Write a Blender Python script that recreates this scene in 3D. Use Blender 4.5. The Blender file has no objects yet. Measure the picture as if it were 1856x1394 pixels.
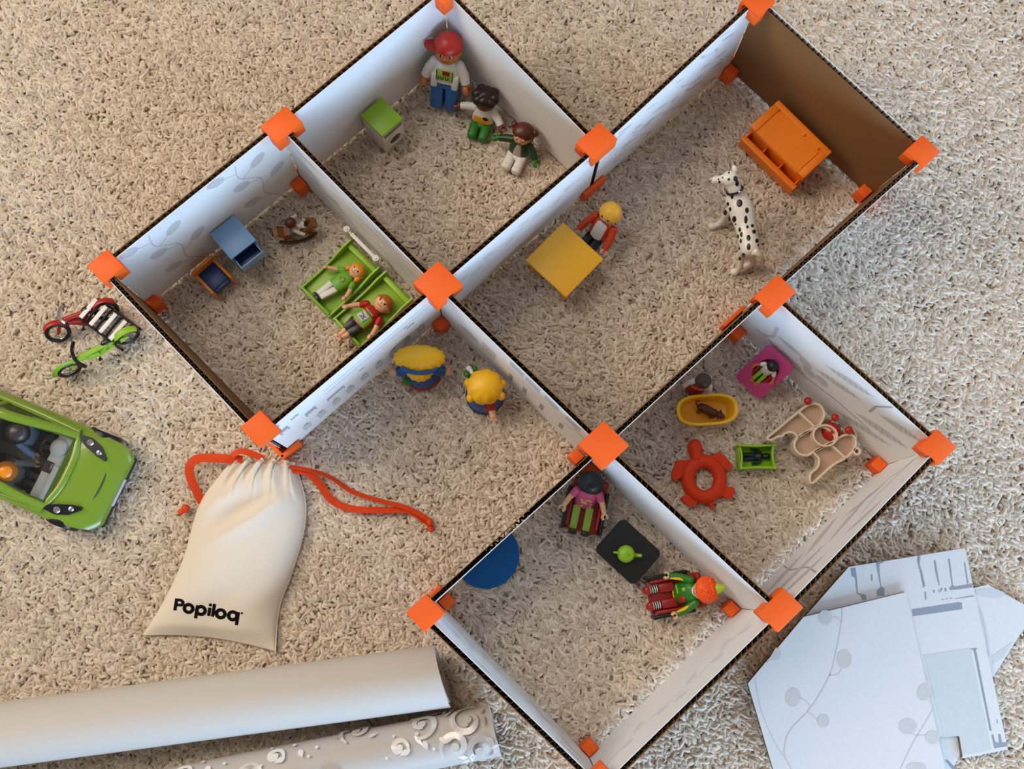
import bpy, bmesh, math, random
from mathutils import Vector, Matrix, Euler
from mathutils.bvhtree import BVHTree
PI = math.pi
rnd = random.Random(7)
sc = bpy.context.scene
COL = sc.collection

# ------------------------------------------------------------------ camera
CAM = Vector((4.2032, -23.2239, 91.2248))            # centimetres
R = Matrix(((0.9995958, -0.0001393, -0.0284291), (-0.0048603, 0.9844286, -0.1757179), (0.0280109, 0.1757850, 0.9840300)))
FPX = 1727.115
cd = bpy.data.cameras.new('camera'); cam = bpy.data.objects.new('camera', cd); COL.objects.link(cam)
cam.matrix_world = Matrix.Translation(CAM * .01) @ R.to_4x4()
cd.sensor_fit = 'HORIZONTAL'; cd.sensor_width = 36; cd.lens = 36 * FPX / 1856
cd.clip_start = .02; cd.clip_end = 50
sc.camera = cam

# ------------------------------------------------------------------ light
sc.view_settings.view_transform = 'Standard'; sc.view_settings.look = 'None'
sc.view_settings.exposure = 0.12; sc.view_settings.gamma = 1; sc.view_settings.use_curve_mapping = False
w = bpy.data.worlds.new('room_light'); sc.world = w; w.use_nodes = True
bg = w.node_tree.nodes['Background']; bg.inputs[0].default_value = (1.0, 0.95, 0.9, 1); bg.inputs[1].default_value = 0.26
def area(name, loc, target, sx, sy, power, col):
    l = bpy.data.lights.new(name, 'AREA'); l.shape = 'RECTANGLE'; l.size = sx; l.size_y = sy; l.energy = power; l.color = col
    o = bpy.data.objects.new(name, l); COL.objects.link(o); o.location = loc
    o.rotation_euler = (Vector(target) - Vector(loc)).to_track_quat('-Z', 'Y').to_euler()
    return o
area('warm_window_light', (-1.40, 0.40, 1.30), (-0.1, -0.05, 0), 0.8, 0.7, 14.8, (1.0, 0.85, 0.65))
area('cool_window_light', (0.75, -1.62, 0.50), (0.15, 0.05, 0.1), 1.4, 0.5, 33, (0.46, 0.70, 1.0))
area('cool_side_window_light', (1.75, 0.0, 0.62), (0.3, -0.1, 0.05), 1.2, 0.6, 14, (0.44, 0.68, 1.0))
area('overhead_fill_light', (-0.75, 0.55, 2.2), (0, 0, 0), 0.7, 0.7, 12, (1.0, 0.90, 0.78))  # added soft fill from above, brightens the carpet inside the walled rooms

# ------------------------------------------------------------------ helpers (all lengths in cm)
def at(px, py, z=0.0):
    """Where the sight line of a pixel meets height z."""
    d = R @ Vector(((px - 928) / FPX, -(py - 697) / FPX, -1))
    s = (z - CAM.z) / d.z
    return CAM + d * s
def V(*a): return Vector(a)
def mat(name, col, rough=.4, spec=.5, var=.06, scale=300, bump=0, metal=0, trans=0, sss=0, coat=0):
    m = bpy.data.materials.new(name); m.use_nodes = True; nt = m.node_tree; b = nt.nodes['Principled BSDF']
    n = nt.nodes.new('ShaderNodeTexNoise'); n.inputs['Scale'].default_value = scale; n.inputs['Detail'].default_value = 3
    tc = nt.nodes.new('ShaderNodeTexCoord'); nt.links.new(tc.outputs['Object'], n.inputs['Vector'])
    r = nt.nodes.new('ShaderNodeMix'); r.data_type = 'RGBA'
    c = Vector(col[:3])
    r.inputs['A'].default_value = (*(c * (1 - var)), 1); r.inputs['B'].default_value = (*[min(1, x * (1 + var)) for x in c], 1)
    nt.links.new(n.outputs['Fac'], r.inputs['Factor']); nt.links.new(r.outputs['Result'], b.inputs['Base Color'])
    b.inputs['Roughness'].default_value = rough; b.inputs['Metallic'].default_value = metal
    b.inputs['Specular IOR Level'].default_value = spec
    if trans: b.inputs['Transmission Weight'].default_value = trans
    if coat: b.inputs['Coat Weight'].default_value = coat
    if bump:
        bp = nt.nodes.new('ShaderNodeBump'); bp.inputs['Strength'].default_value = bump; bp.inputs['Distance'].default_value = .0005
        nt.links.new(n.outputs['Fac'], bp.inputs['Height']); nt.links.new(bp.outputs['Normal'], b.inputs['Normal'])
    return m
def srgb(r, g, b):
    f = lambda c: (c / 255 / 12.92) if c / 255 <= .04045 else ((c / 255 + .055) / 1.055) ** 2.4
    return (f(r), f(g), f(b))
M = {}
def pl(key, rgb, rough=.38, **k):
    if key not in M: M[key] = mat(key, srgb(*rgb), rough, **k)
    return M[key]
ORANGE = pl('orange_plastic', (255, 104, 34), .5, spec=.3)
WHITE = pl('white_plastic', (232, 228, 220)); BLACK = pl('black_plastic', (14, 13, 16), .35); RED = pl('red_plastic', (176, 32, 20))
DRED = pl('dark_red_plastic', (150, 24, 14)); GREEN = pl('lime_plastic', (146, 192, 36)); DGREEN = pl('green_plastic', (44, 120, 28))
DARKGREEN = pl('dark_green_plastic', (22, 62, 30)); BLUE = pl('blue_plastic', (24, 84, 150)); NAVY = pl('navy_plastic', (20, 52, 110))
YELLOW = pl('yellow_plastic', (248, 188, 20)); GOLD = pl('golden_yellow_plastic', (255, 182, 36)); CREAM = pl('cream_plastic', (226, 204, 178))
SKIN = pl('skin_plastic', (232, 180, 140)); TAN = pl('tan_plastic', (196, 120, 62)); BROWN = pl('brown_plastic', (84, 34, 18)); DBROWN = pl('dark_brown_plastic', (36, 20, 18), .36)
PINK = pl('pink_plastic', (206, 74, 130)); LIGHTBLUE = pl('light_blue_plastic', (132, 172, 214)); GREY = pl('grey_plastic', (120, 118, 118))
CABINET = pl('cabinet_orange_plastic', (250, 132, 24), .45); SILVER = pl('silver_metal', (200, 200, 205), .25, metal=1)
HAIRY = pl('blond_plastic', (242, 160, 30)); HAIRB = pl('auburn_plastic', (186, 100, 34)); BRICK = pl('rust_plastic', (206, 66, 22))
CARDW = pl('white_card', (222, 220, 219), .6, spec=.25); PAPER = pl('white_print_paper', (240, 239, 238), .6, spec=.25)
KRAFT = pl('kraft_card', (132, 94, 58), .75, spec=.2, var=.08, scale=900); CORE = pl('dark_kraft_core', (128, 106, 86), .9, spec=.1)
INK = pl('grey_print_ink', (207, 205, 203), .6, spec=.2); INKL = pl('pale_print_ink', (224, 222, 218), .6, spec=.2); INKD = pl('dark_print_ink', (172, 171, 172), .6, spec=.2)

class MB:
    """Collects shapes in cm; build() links them as ONE mesh object."""
    def __init__(s): s.bm = bmesh.new()
    def _add(s, tmp, mtx=None, fn=None):
        m = {}
        for v in tmp.verts:
            c = v.co.copy()
            if mtx: c = mtx @ c
            if fn: c = Vector(fn(c))
            m[v] = s.bm.verts.new(c)
        for f in tmp.faces:
            try: s.bm.faces.new([m[v] for v in f.verts])
            except ValueError: pass
        tmp.free(); return s
    def box(s, c, d, bev=.08, rz=0, seg=2, mtx=None, taper=None, fn=None):
        t = bmesh.new(); bmesh.ops.create_cube(t, size=1)
        for v in t.verts:
            v.co = Vector((v.co.x * d[0], v.co.y * d[1], v.co.z * d[2]))
            if taper and v.co.z > 0: v.co.x *= taper[0]; v.co.y *= taper[1]
        if bev: bmesh.ops.bevel(t, geom=t.edges[:] , offset=min(bev, min(d) * .45), segments=seg, affect='EDGES', profile=.5)
        mm = Matrix.Translation(Vector(c)) @ (mtx.to_4x4() if mtx else Matrix.Rotation(rz, 4, 'Z'))
        return s._add(t, mm, fn)
    def ball(s, c, r, seg=20, mtx=None, cut=None):
        t = bmesh.new(); bmesh.ops.create_uvsphere(t, u_segments=seg, v_segments=max(8, seg * 2 // 3), radius=1)
        if cut: bmesh.ops.delete(t, geom=[f for f in t.faces if cut(f.calc_center_median())], context='FACES')
        r = r if hasattr(r, '__len__') else (r, r, r)
        mm = Matrix.Translation(Vector(c)) @ (mtx.to_4x4() if mtx else Matrix()) @ Matrix.Diagonal((*r, 1))
        return s._add(t, mm)
    def lathe(s, prof, c=(0, 0, 0), seg=24, mtx=None, sx=1, sy=1):
        t = bmesh.new(); rings = []
        for r, z in prof:
            if r < 1e-6: rings.append([t.verts.new((0, 0, z))])
            else: rings.append([t.verts.new((r * sx * math.cos(2 * PI * i / seg), r * sy * math.sin(2 * PI * i / seg), z)) for i in range(seg)])
        for a, b in zip(rings, rings[1:]):
            for i in range(seg):
                j = (i + 1) % seg
                if len(a) == 1 and len(b) == 1: continue
                if len(a) == 1: t.faces.new((a[0], b[j], b[i])[::-1])
                elif len(b) == 1: t.faces.new((a[i], a[j], b[0]))
                else: t.faces.new((a[i], a[j], b[j], b[i]))
        return s._add(t, Matrix.Translation(Vector(c)) @ (mtx.to_4x4() if mtx else Matrix()))
    def tube(s, pts, rad, seg=10, closed=False, flat=None, cap=True):
        pts = [Vector(p) for p in pts]; n = len(pts)
        rad = rad if hasattr(rad, '__len__') else [rad] * n
        t = bmesh.new(); rings = []; up = None
        for i, p in enumerate(pts):
            a = pts[(i - 1) % n] if (closed or i) else p; b = pts[(i + 1) % n] if (closed or i < n - 1) else p
            d = (b - a).normalized()
            if up is None: up = Vector((0, 0, 1)) if abs(d.z) < .9 else Vector((0, 1, 0))
            x = d.cross(up); x = x.normalized() if x.length > 1e-4 else Vector((1, 0, 0)); y = x.cross(d).normalized(); up = y
            rx, ry = (rad[i], rad[i]) if flat is None else (rad[i], rad[i] * flat)
            rings.append([t.verts.new(p + x * rx * math.cos(2 * PI * k / seg) + y * ry * math.sin(2 * PI * k / seg)) for k in range(seg)])
        for i in range(n if closed else n - 1):
            A, B = rings[i], rings[(i + 1) % n]
            for k in range(seg): t.faces.new((A[k], A[(k + 1) % seg], B[(k + 1) % seg], B[k]))
        if not closed and cap:
            for ring, p, d in ((rings[0], pts[0], pts[0] - pts[1]), (rings[-1], pts[-1], pts[-1] - pts[-2])):
                r0 = rad[0] if ring is rings[0] else rad[-1]
                tip = t.verts.new(p + d.normalized() * r0 * .5)
                for k in range(seg): t.faces.new((ring[k], ring[(k + 1) % seg], tip) if ring is rings[-1] else (ring[(k + 1) % seg], ring[k], tip))
        return s._add(t)
    def prism(s, poly, z0, z1, bev=0, mtx=None, fn=None):
        """Outline (x, y) extruded from z0 to z1."""
        t = bmesh.new(); a = [t.verts.new((x, y, z0)) for x, y in poly]; b = [t.verts.new((x, y, z1)) for x, y in poly]; n = len(poly)
        t.faces.new(a[::-1]); top = t.faces.new(b)
        for i in range(n): t.faces.new((a[i], a[(i + 1) % n], b[(i + 1) % n], b[i]))
        bmesh.ops.recalc_face_normals(t, faces=t.faces[:])
        if bev: bmesh.ops.bevel(t, geom=[e for e in t.edges if e.verts[0].co.z == z1 and e.verts[1].co.z == z1], offset=bev, segments=2, affect='EDGES')
        return s._add(t, mtx, fn)
    def rim(s, poly, wd, z0, z1, closed=True, fn=None):
        """A raised band of width wd along an outline."""
        n = len(poly); t = bmesh.new(); rows = []
        P = [Vector((x, y)) for x, y in poly]
        for i in range(n):
            a = P[(i - 1) % n] if (closed or i) else P[i]; b = P[(i + 1) % n] if (closed or i < n - 1) else P[i]
            d = (b - a).normalized(); q = Vector((-d.y, d.x)) * wd / 2
            rows.append([t.verts.new((*(P[i] + q), z0)), t.verts.new((*(P[i] + q), z1 - .04)), t.verts.new((*(P[i] + q * .5), z1)), t.verts.new((*(P[i] - q * .5), z1)), t.verts.new((*(P[i] - q), z1 - .04)), t.verts.new((*(P[i] - q), z0))])
        for i in range(n if closed else n - 1):
            A, B = rows[i], rows[(i + 1) % n]
            for k in range(5): t.faces.new((A[k], A[k + 1], B[k + 1], B[k]))
            t.faces.new((A[5], A[0], B[0], B[5]))
        if not closed:
            t.faces.new(rows[0]); t.faces.new(rows[-1][::-1])
        return s._add(t, None, fn)
    def loft(s, secs, seg=16, power=2.6):
        """secs: (z, half x, half y, y offset) superellipse sections."""
        t = bmesh.new(); rings = []
        for z, a, b, oy in secs:
            ring = []
            for i in range(seg):
                th = 2 * PI * i / seg; c, n = math.cos(th), math.sin(th)
                ring.append(t.verts.new((a * math.copysign(abs(c) ** (2 / power), c), oy + b * math.copysign(abs(n) ** (2 / power), n), z)))
            rings.append(ring)
        for A, B in zip(rings, rings[1:]):
            for k in range(seg): t.faces.new((A[k], A[(k + 1) % seg], B[(k + 1) % seg], B[k]))
        t.faces.new(rings[0][::-1]); t.faces.new(rings[-1])
        return s._add(t)
    def grid(s, f, nu, nv):
        t = bmesh.new(); g = [[t.verts.new(f(i / nu, j / nv)) for j in range(nv + 1)] for i in range(nu + 1)]
        for i in range(nu):
            for j in range(nv): t.faces.new((g[i][j], g[i + 1][j], g[i + 1][j + 1], g[i][j + 1]))
        return s._add(t)
    def poly(s, pts):
        vs = [s.bm.verts.new(Vector(p)) for p in pts]
        s.bm.faces.new(vs); return s
    def build(s, name, m, parent=None, ang=40, norm=True, weld=0):
        if weld: bmesh.ops.remove_doubles(s.bm, verts=s.bm.verts[:], dist=weld)
        if norm: bmesh.ops.recalc_face_normals(s.bm, faces=s.bm.faces[:])
        bmesh.ops.scale(s.bm, vec=(.01, .01, .01), verts=s.bm.verts[:])
        me = bpy.data.meshes.new(name); s.bm.to_mesh(me); s.bm.free()
        me.materials.append(m)
        for p in me.polygons: p.use_smooth = True
        if ang: me.set_sharp_from_angle(angle=math.radians(ang))
        o = bpy.data.objects.new(name, me); COL.objects.link(o)
        if parent: o.parent = parent
        return o
def tag(o, label=None, cat=None, group=None, kind=None):
    if label: o['label'] = label
    if cat: o['category'] = cat
    if group: o['group'] = group
    if kind: o['kind'] = kind
    return o
def thing(name, label, cat, loc=(0, 0, 0), rz=0, group=None, mtx=None, sc_=1):
    o = bpy.data.objects.new(name, None); COL.objects.link(o); o.empty_display_size = .01
    o.matrix_world = Matrix.Translation(Vector(loc) * .01) @ (mtx.to_4x4() if mtx else Matrix.Rotation(rz, 4, 'Z')) @ Matrix.Scale(sc_, 4)
    return tag(o, label, cat, group)
def smooth(pts, k=4, closed=False):
    """Catmull-Rom through points."""
    P = [Vector(p) for p in pts]; n = len(P); out = []
    for i in range(n if closed else n - 1):
        g = (lambda j: P[j % n]) if closed else (lambda j: P[max(0, min(n - 1, j))])
        a, b, c, d = g(i - 1), g(i), g(i + 1), g(i + 2)
        for q in range(k):
            t = q / k
            out.append(.5 * ((2 * b) + (c - a) * t + (2 * a - 5 * b + 4 * c - d) * t * t + (3 * b - a - 3 * c + d) * t ** 3))
    if not closed: out.append(P[-1])
    return out
def ang(p, q):
    return math.atan2(q[1] - p[1], q[0] - p[0])
# ------------------------------------------------------------------ setting: floor and carpet pile
fl = MB(); fl.box((7.5, -3.5, -1.0), (122, 92, 1.0), bev=0)
FLOORM = mat('carpet_backing', srgb(170, 152, 130), .95, spec=.05, var=.2, scale=200)
floor = fl.build('floor', FLOORM); tag(floor, kind='structure')
def carpet_material():
    m = bpy.data.materials.new('carpet_yarn'); m.use_nodes = True; nt = m.node_tree; b = nt.nodes['Principled BSDF']
    oi = nt.nodes.new('ShaderNodeObjectInfo'); rp = nt.nodes.new('ShaderNodeValToRGB')
    rp.color_ramp.elements[0].color = (*srgb(192, 174, 154), 1); rp.color_ramp.elements[1].color = (*srgb(234, 219, 200), 1)
    e = rp.color_ramp.elements.new(.5); e.color = (*srgb(213, 197, 178), 1)
    nt.links.new(oi.outputs['Random'], rp.inputs['Fac']); nt.links.new(rp.outputs['Color'], b.inputs['Base Color'])
    b.inputs['Roughness'].default_value = .75; b.inputs['Specular IOR Level'].default_value = .18
    b.inputs['Sheen Weight'].default_value = .15
    return m
def carpet():
    pm = bpy.data.meshes.new('carpet_pile')
    x0, x1, y0, y1 = -.53, .68, -.49, .42
    pm.from_pydata([(x0, y0, -.0032), (x1, y0, -.0032), (x1, y1, -.0032), (x0, y1, -.0032)], [], [(0, 1, 2, 3)])
    o = bpy.data.objects.new('carpet_pile', pm); COL.objects.link(o); o.parent = floor; o['kind'] = 'stuff'
    ym = carpet_material(); pm.materials.append(ym)
    g = bpy.data.node_groups.new('pile', 'GeometryNodeTree')
    g.interface.new_socket('Geometry', in_out='INPUT', socket_type='NodeSocketGeometry'); g.interface.new_socket('Geometry', in_out='OUTPUT', socket_type='NodeSocketGeometry')
    N = g.nodes.new; L = g.links.new
    gi = N('NodeGroupInput'); go = N('NodeGroupOutput')
    dist = N('GeometryNodeDistributePointsOnFaces'); dist.distribute_method = 'RANDOM'; dist.inputs['Density'].default_value = 150000
    L(gi.outputs[0], dist.inputs['Mesh'])
    join = N('GeometryNodeGeometryToInstance'); r = random.Random(3)
    circ = N('GeometryNodeCurvePrimitiveCircle'); circ.inputs['Resolution'].default_value = 6; circ.inputs['Radius'].default_value = .0015
    for k in range(12):
        q = N('GeometryNodeCurveQuadraticBezier'); q.inputs['Resolution'].default_value = 6
        ln = r.uniform(.0028, .0048); c = r.uniform(-.0045, .0045); tilt = r.uniform(-.0006, .0006)
        q.inputs['Start'].default_value = (-ln, 0, -.0012 - tilt); q.inputs['Middle'].default_value = (r.uniform(-.001, .001), c, .0020); q.inputs['End'].default_value = (ln, 0, -.0012 + tilt)
        cm = N('GeometryNodeCurveToMesh'); cm.inputs['Fill Caps'].default_value = True
        L(q.outputs[0], cm.inputs['Curve']); L(circ.outputs[0], cm.inputs['Profile Curve'])
        sm = N('GeometryNodeSetMaterial'); sm.inputs['Material'].default_value = ym
        L(cm.outputs[0], sm.inputs['Geometry']); L(sm.outputs[0], join.inputs[0])
    rot = N('FunctionNodeRandomValue'); rot.data_type = 'FLOAT_VECTOR'
    rot.inputs[0].default_value = (-.35, -.3, 0); rot.inputs[1].default_value = (.35, .3, 6.283)
    sca = N('FunctionNodeRandomValue'); sca.data_type = 'FLOAT'; sca.inputs[2].default_value = .75; sca.inputs[3].default_value = 1.2
    off = N('FunctionNodeRandomValue'); off.data_type = 'FLOAT_VECTOR'; off.inputs[0].default_value = (0, 0, -.0012); off.inputs[1].default_value = (0, 0, .0012)
    sp = N('GeometryNodeSetPosition'); L(dist.outputs['Points'], sp.inputs['Geometry']); L(off.outputs[0], sp.inputs['Offset'])
    ins = N('GeometryNodeInstanceOnPoints'); L(sp.outputs[0], ins.inputs['Points']); L(join.outputs[0], ins.inputs['Instance'])
    ins.inputs['Pick Instance'].default_value = True
    L(rot.outputs[0], ins.inputs['Rotation']); L(sca.outputs[1], ins.inputs['Scale'])
    L(ins.outputs[0], go.inputs[0])
    md = o.modifiers.new('pile', 'NODES'); md.node_group = g
carpet()

# ------------------------------------------------------------------ cardboard house: nodes (bottom xy, top xy), panels, connectors
HW = 11.87
BOT = dict(A=(.57, 27.44), B=(-14.14, 14.14), C=(-28.86, .84), D=(-14.72, -13.3), E=(0, 0), F=(14.72, 13.3), G=(29.43, 26.6), H=(43.57, 12.46),
           I=(28.86, -.84), J=(14.14, -14.14), K=(43.0, -14.98), L=(28.28, -28.28), M=(-.57, -27.44), N=(13.57, -41.58))
TOP = dict(A=(.51, 27.76), B=(-13.97, 14.36), C=(-28.64, 1.12), D=(-14.54, -13.3), E=(.16, -.33), F=(14.36, 12.53), G=(29.24, 27.04), H=(43.85, 12.05),
           I=(29.01, -.9), J=(14.14, -14.24), K=(42.99, -14.45), L=(28.58, -28.06), M=(-1.13, -27.83), N=(13.41, -41.53))
U = V(.7071, -.7071); W_ = V(.742, .6705)            # the house's two wall directions (right-down and right-up)
TH = .5                                               # card thickness
def leaf(cx, cy, a, b, r):
    return [(cx + a * math.cos(t) * math.cos(r) - b * math.sin(t) * math.sin(r), cy + a * math.cos(t) * math.sin(r) + b * math.sin(t) * math.cos(r)) for t in [2 * PI * i / 18 for i in range(18)]]
def stroke(pts, wd):
    P = [V(*p) for p in pts]; l, r_ = [], []
    for i in range(len(P)):
        d = (P[min(i + 1, len(P) - 1)] - P[max(i - 1, 0)]).normalized(); q = V(-d.y, d.x) * wd / 2
        l.append(P[i] + q); r_.append(P[i] - q)
    return [[l[i], l[i + 1], r_[i + 1], r_[i]] for i in range(len(P) - 1)]
def lens(a, b, wd):
    a, b = V(*a), V(*b); d = b - a; q = V(-d.y, d.x).normalized() * wd; n = 8
    return [a + d * (i / n) + q * math.sin(PI * i / n) for i in range(n)] + [b - d * (i / n) - q * math.sin(PI * i / n) for i in range(n)]
def motif(kind, L):
    """Flat print of one panel: list of (ink, outline) in panel coordinates (along, up)."""
    r = random.Random(hash_(kind)); out = []
    if kind.startswith('vine'):
        for k in range(2):
            x0 = 2.5 + k * L * .5
            pts = smooth([(x0 + d, y, 0) for d, y in ((0, 1), (1.3, 3.6), (1.0, 6.4), (2.8, 9), (2.6, 11.3))], 5)
            out += [(INK, s) for s in stroke([(p.x, p.y) for p in pts], .12)]
            for q, sd in ((3, 1), (7, -1), (10, 1), (14, -1), (17, 1)):
                p = pts[q]; ex, ey = p.x + sd * 1.5, p.y + .8
                out += [(INK, s) for s in stroke([(p.x, p.y), (ex, ey)], .1)]
                out.append((INK, leaf(ex + sd * .5, ey + .3, .95, .62, .5 * sd)))
    elif kind == 'wood':
        for k in range(46):
            x, y = r.uniform(.5, L - 4), r.uniform(.8, 11); ln = r.uniform(1.5, 4); out.append((r.choice((INK, INKL, INK)), lens((x, y), (x + ln, y + r.uniform(-.7, .9)), r.uniform(.06, .22))))
    elif kind == 'flakes':
        for k in range(60):
            x, y = r.uniform(.5, L - 2), r.uniform(.5, 11.2); out.append((r.choice((INK, INKL)), lens((x, y), (x + r.uniform(.8, 2.2), y + r.uniform(.2, 1.5)), r.uniform(.1, .25))))
    elif kind == 'plan':
        for y in (9.8, 8.6): out += [(INKD, s) for s in stroke([(1, y), (L - 6, y)], .07)]
        for k in range(9):
            x = 2 + k * 1.75; y = 2.2; out.append((INK, [(x, y), (x + .9, y), (x + .9, y + 1.9), (x, y + 1.9)])); out.append((INKD, [(x + .15, y + 1.95), (x + .6, y + 1.95), (x + .6, y + 2.35), (x + .15, y + 2.35)]))
        for x, y, ww, hh in ((3, 7.1, .9, .55), (3.8, 8.0, .35, .3), (11.5, 5.4, 2, 1.2), (14.6, 6.2, 1.2, 1.6), (17.5, 7.3, 1, 1.7), (9, 6.6, .6, .3), (16.1, 9.3, .8, .6)):
            out.append((INKD, [(x, y), (x + ww, y), (x + ww, y + hh), (x, y + hh)])); out.append((PAPER, [(x + .15, y + .12), (x + ww - .15, y + .12), (x + ww - .15, y + hh * .4), (x + .15, y + hh * .4)]))
        out += [(INK, s) for s in stroke([(2, 5), (2.3, 5.7), (4.5, 5.9)], .08)]
    elif kind == 'bars':
        for k, x in enumerate((3.4, 5.9, 8.1, 9.9)):
            out.append((INKD, [(x, 3 - .1 * k), (x + .5, 3.1), (x + .5, 5.8), (x, 5.7)]))
        for x in (2.0, 4.6, 6.9, 8.8):
            for y in (9.7, 10.3, 10.9): out.append((INKD, [(x, y), (x + 1.7, y), (x + 1.7, y + .25), (x, y + .25)]))
        for x, y, ww, hh in ((.9, 8.6, 1.6, .4), (2.6, 7.4, 1.0, .35), (12.2, 4.8, 1.7, 3.3)): out.append((INK, [(x, y), (x + ww, y), (x + ww, y + hh), (x, y + hh)]))
        out.append((INK, lens((14.3, 6), (17.2, 5), 1.0)))
    elif kind == 'feather':
        for x, y, ex, ey, wd in ((1, 10.4, 5, 8.6, .55), (.8, 7.4, 6.2, 5.2, .6), (1.6, 5.2, 7.4, 2.2, .5), (6.6, 10.6, 11.5, 8.6, .5), (7, 8.2, 11.8, 6.4, .45), (11, 3.2, 15, 4.2, .6), (13, 6.5, 16.4, 6.0, .4)):
            out.append((INK, lens((x, y), (ex, ey), wd)))
            for q in range(7):
                t = .15 + q * .11; px, py = x + (ex - x) * t, y + (ey - y) * t; out.append((INKD, lens((px - .25, py - wd * .7), (px + .25, py + wd * .7), .05)))
        out += [(INKD, s) for s in stroke([(5.1, 11.6), (5.8, 9.4), (5.6, 7.6)], .22)]
        out += [(INKD, s) for s in stroke([(4, 4.6), (8, 4.3), (12, 3.2), (16.5, 3.9)], .14)]
        for x, y in ((10.3, 5.4), (11.7, 4.9), (13.8, 2.5), (12.6, 5.9)): out.append((INK, leaf(x, y, .8, .6, .3)))
        out += [(INK, s) for s in stroke([(16.8, 7.6), (16.4, 5.3), (17.0, 4.0), (18, 3.8)], .35)]
    elif kind == 'palm':
        for k, (x, y, ex, ey, wd) in enumerate(((1.2, 4, 7, 3, .5), (1.0, 6.3, 7.6, 6.6, .55), (1.4, 8.5, 6.2, 9.3, .5), (6.5, 4.4, 12, 2.0, .55), (8.2, 7, 14.6, 5.2, .45), (9, 9.3, 13, 10.4, .35), (11.5, 4.3, 15.5, 6.5, .3))):
            out.append((INK, lens((x, y), (ex, ey), wd))); out += [(INKD, s) for s in stroke([(x, y), (ex, ey)], .07)]
        out += [(INKD, s) for s in stroke([(4.2, 11.4), (4.9, 8), (4.6, 4), (5.2, 1)], .16)]
        out += [(INK, s) for s in stroke([(11.5, 8.4), (14, 7.6), (18.5, 8.2)], .12)]; out += [(INK, s) for s in stroke([(13, 5), (16, 6.2), (19, 9)], .1)]
    elif kind == 'sprig':
        out += [(INKL, s) for s in stroke([(p.x, p.y) for p in smooth([(1, 8, 0), (6, 7, 0), (11, 8, 0), (18.5, 7, 0)], 5)], .09)]
        for x, y, rr in ((3.4, 7.9, .4), (5, 6.2, -.5), (7.4, 7.9, .5), (9.2, 8.9, .4), (11, 7, -.4), (13.6, 8.4, .5), (15.2, 6.6, -.3), (17, 8, .4)): out.append((INKL, leaf(x, y, .75, .38, rr)))
    return out
def hash_(s): return sum((i + 1) * ord(c) for i, c in enumerate(s))
def panel(a, b, side, kind, label, bow=0):
    """Corrugated card wall from node a to node b; side = +1/-1: which side (left of a->b is +1) carries the print."""
    b0, b1, t0, t1 = V(*BOT[a]), V(*BOT[b]), V(*TOP[a]), V(*TOP[b])
    L = (b1 - b0).length - .6; z0 = .42
    n = V(-(b1 - b0).y, (b1 - b0).x).normalized()
    c = (b0 + b1) / 2
    tr = lambda s: (.3 + s) / (L + .6)
    def f(s, z, d):
        k = (z - z0) / (HW - z0); q = tr(s); e = bow * math.sin(PI * q) * k
        p = (b0 * (1 - q) + b1 * q) * (1 - k) + (t0 * (1 - q) + t1 * q) * k + n * (d + e) - c
        return (p.x, p.y, z)
    o = thing('cardboard_panel', label, 'panel', (c.x, c.y, 0), group='cardboard panels of the play house')
    for nm, sg, m in (('printed_sheet', side, PAPER), ('kraft_sheet', -side, KRAFT)):
        mb = MB(); ns = 12
        i0, i1 = sg * (TH / 2 - .06), sg * TH / 2
        for d0 in (i0, i1): mb.grid(lambda u, v: f(u * L, z0 + v * (HW - z0), d0), ns, 1)
        for zz in (z0, HW): mb.grid(lambda u, v: f(u * L, zz, i0 + (i1 - i0) * v), ns, 1)
        for uu in (0, L): mb.grid(lambda u, v: f(uu, z0 + u * (HW - z0), i0 + (i1 - i0) * v), 1, 1)
        mb.build(nm, m, o, weld=.001)
    mb = MB(); nw = int(L / .62) * 8
    mb.grid(lambda u, v: f(u * L, z0 + v * (HW - z0 - .02), .185 * math.sin(u * nw / 8 * 2 * PI)), nw, 1)
    mb.build('corrugated_core', CORE, o, ang=0)
    inks = {}
    for ink, pts in motif(kind, L):
        pts = [(min(max(x, .02), L - .02), min(max(y, z0 + .1), HW - .1)) for x, y in pts]
        if side < 0: pts = [(L - x, y) for x, y in pts]
        inks.setdefault(ink.name, (ink, MB()))[1].poly([f(x, y, side * (TH / 2 + (.02 if ink is PAPER else .012))) for x, y in pts])
    for ink, mb in inks.values(): tag(mb.build('flat_print', ink, o, norm=False, ang=0), kind='stuff')
    return o
#        nodes   print side  motif
panel('A', 'B', 1, 'blank', 'blank white cardboard panel behind the washing machine, upper left side of the house')
panel('A', 'F', -1, 'blank', 'blank grey-white cardboard panel behind the two seated children with dark hair and brown hair')
panel('B', 'C', 1, 'vine', 'white cardboard panel with grey round-leaf vine print behind the light blue chest')
panel('B', 'E', -1, 'wood', 'white cardboard panel with grey wood-grain print between the green beds and the washing machine room')
panel('C', 'D', -1, 'blank', 'leaning cardboard panel with bare brown inner face beside the bicycles, lower left')
panel('D', 'E', -1, 'plan', 'white cardboard panel with grey window print between lime beds and the blond dolls')
panel('E', 'F', -1, 'sprig', 'white cardboard panel with pale leaf print beside the yellow table')
panel('E', 'J', -1, 'bars', 'white cardboard panel with dark bar print beside the chunky doll in a blue coat')
panel('F', 'G', -1, 'flakes', 'white cardboard panel with streaky grey print running to the top edge, opposite the spotted dog')
panel('G', 'H', 1, 'blank', 'cardboard panel with broad bare brown face behind the orange cupboard, upper right')
panel('H', 'I', 1, 'flakes', 'cardboard panel with brown inner face and blue-white outer print, right of the spotted dog')
panel('J', 'I', -1, 'blank', 'cardboard panel standing edge-on between the spotted dog room and the yellow bathtub')
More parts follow.
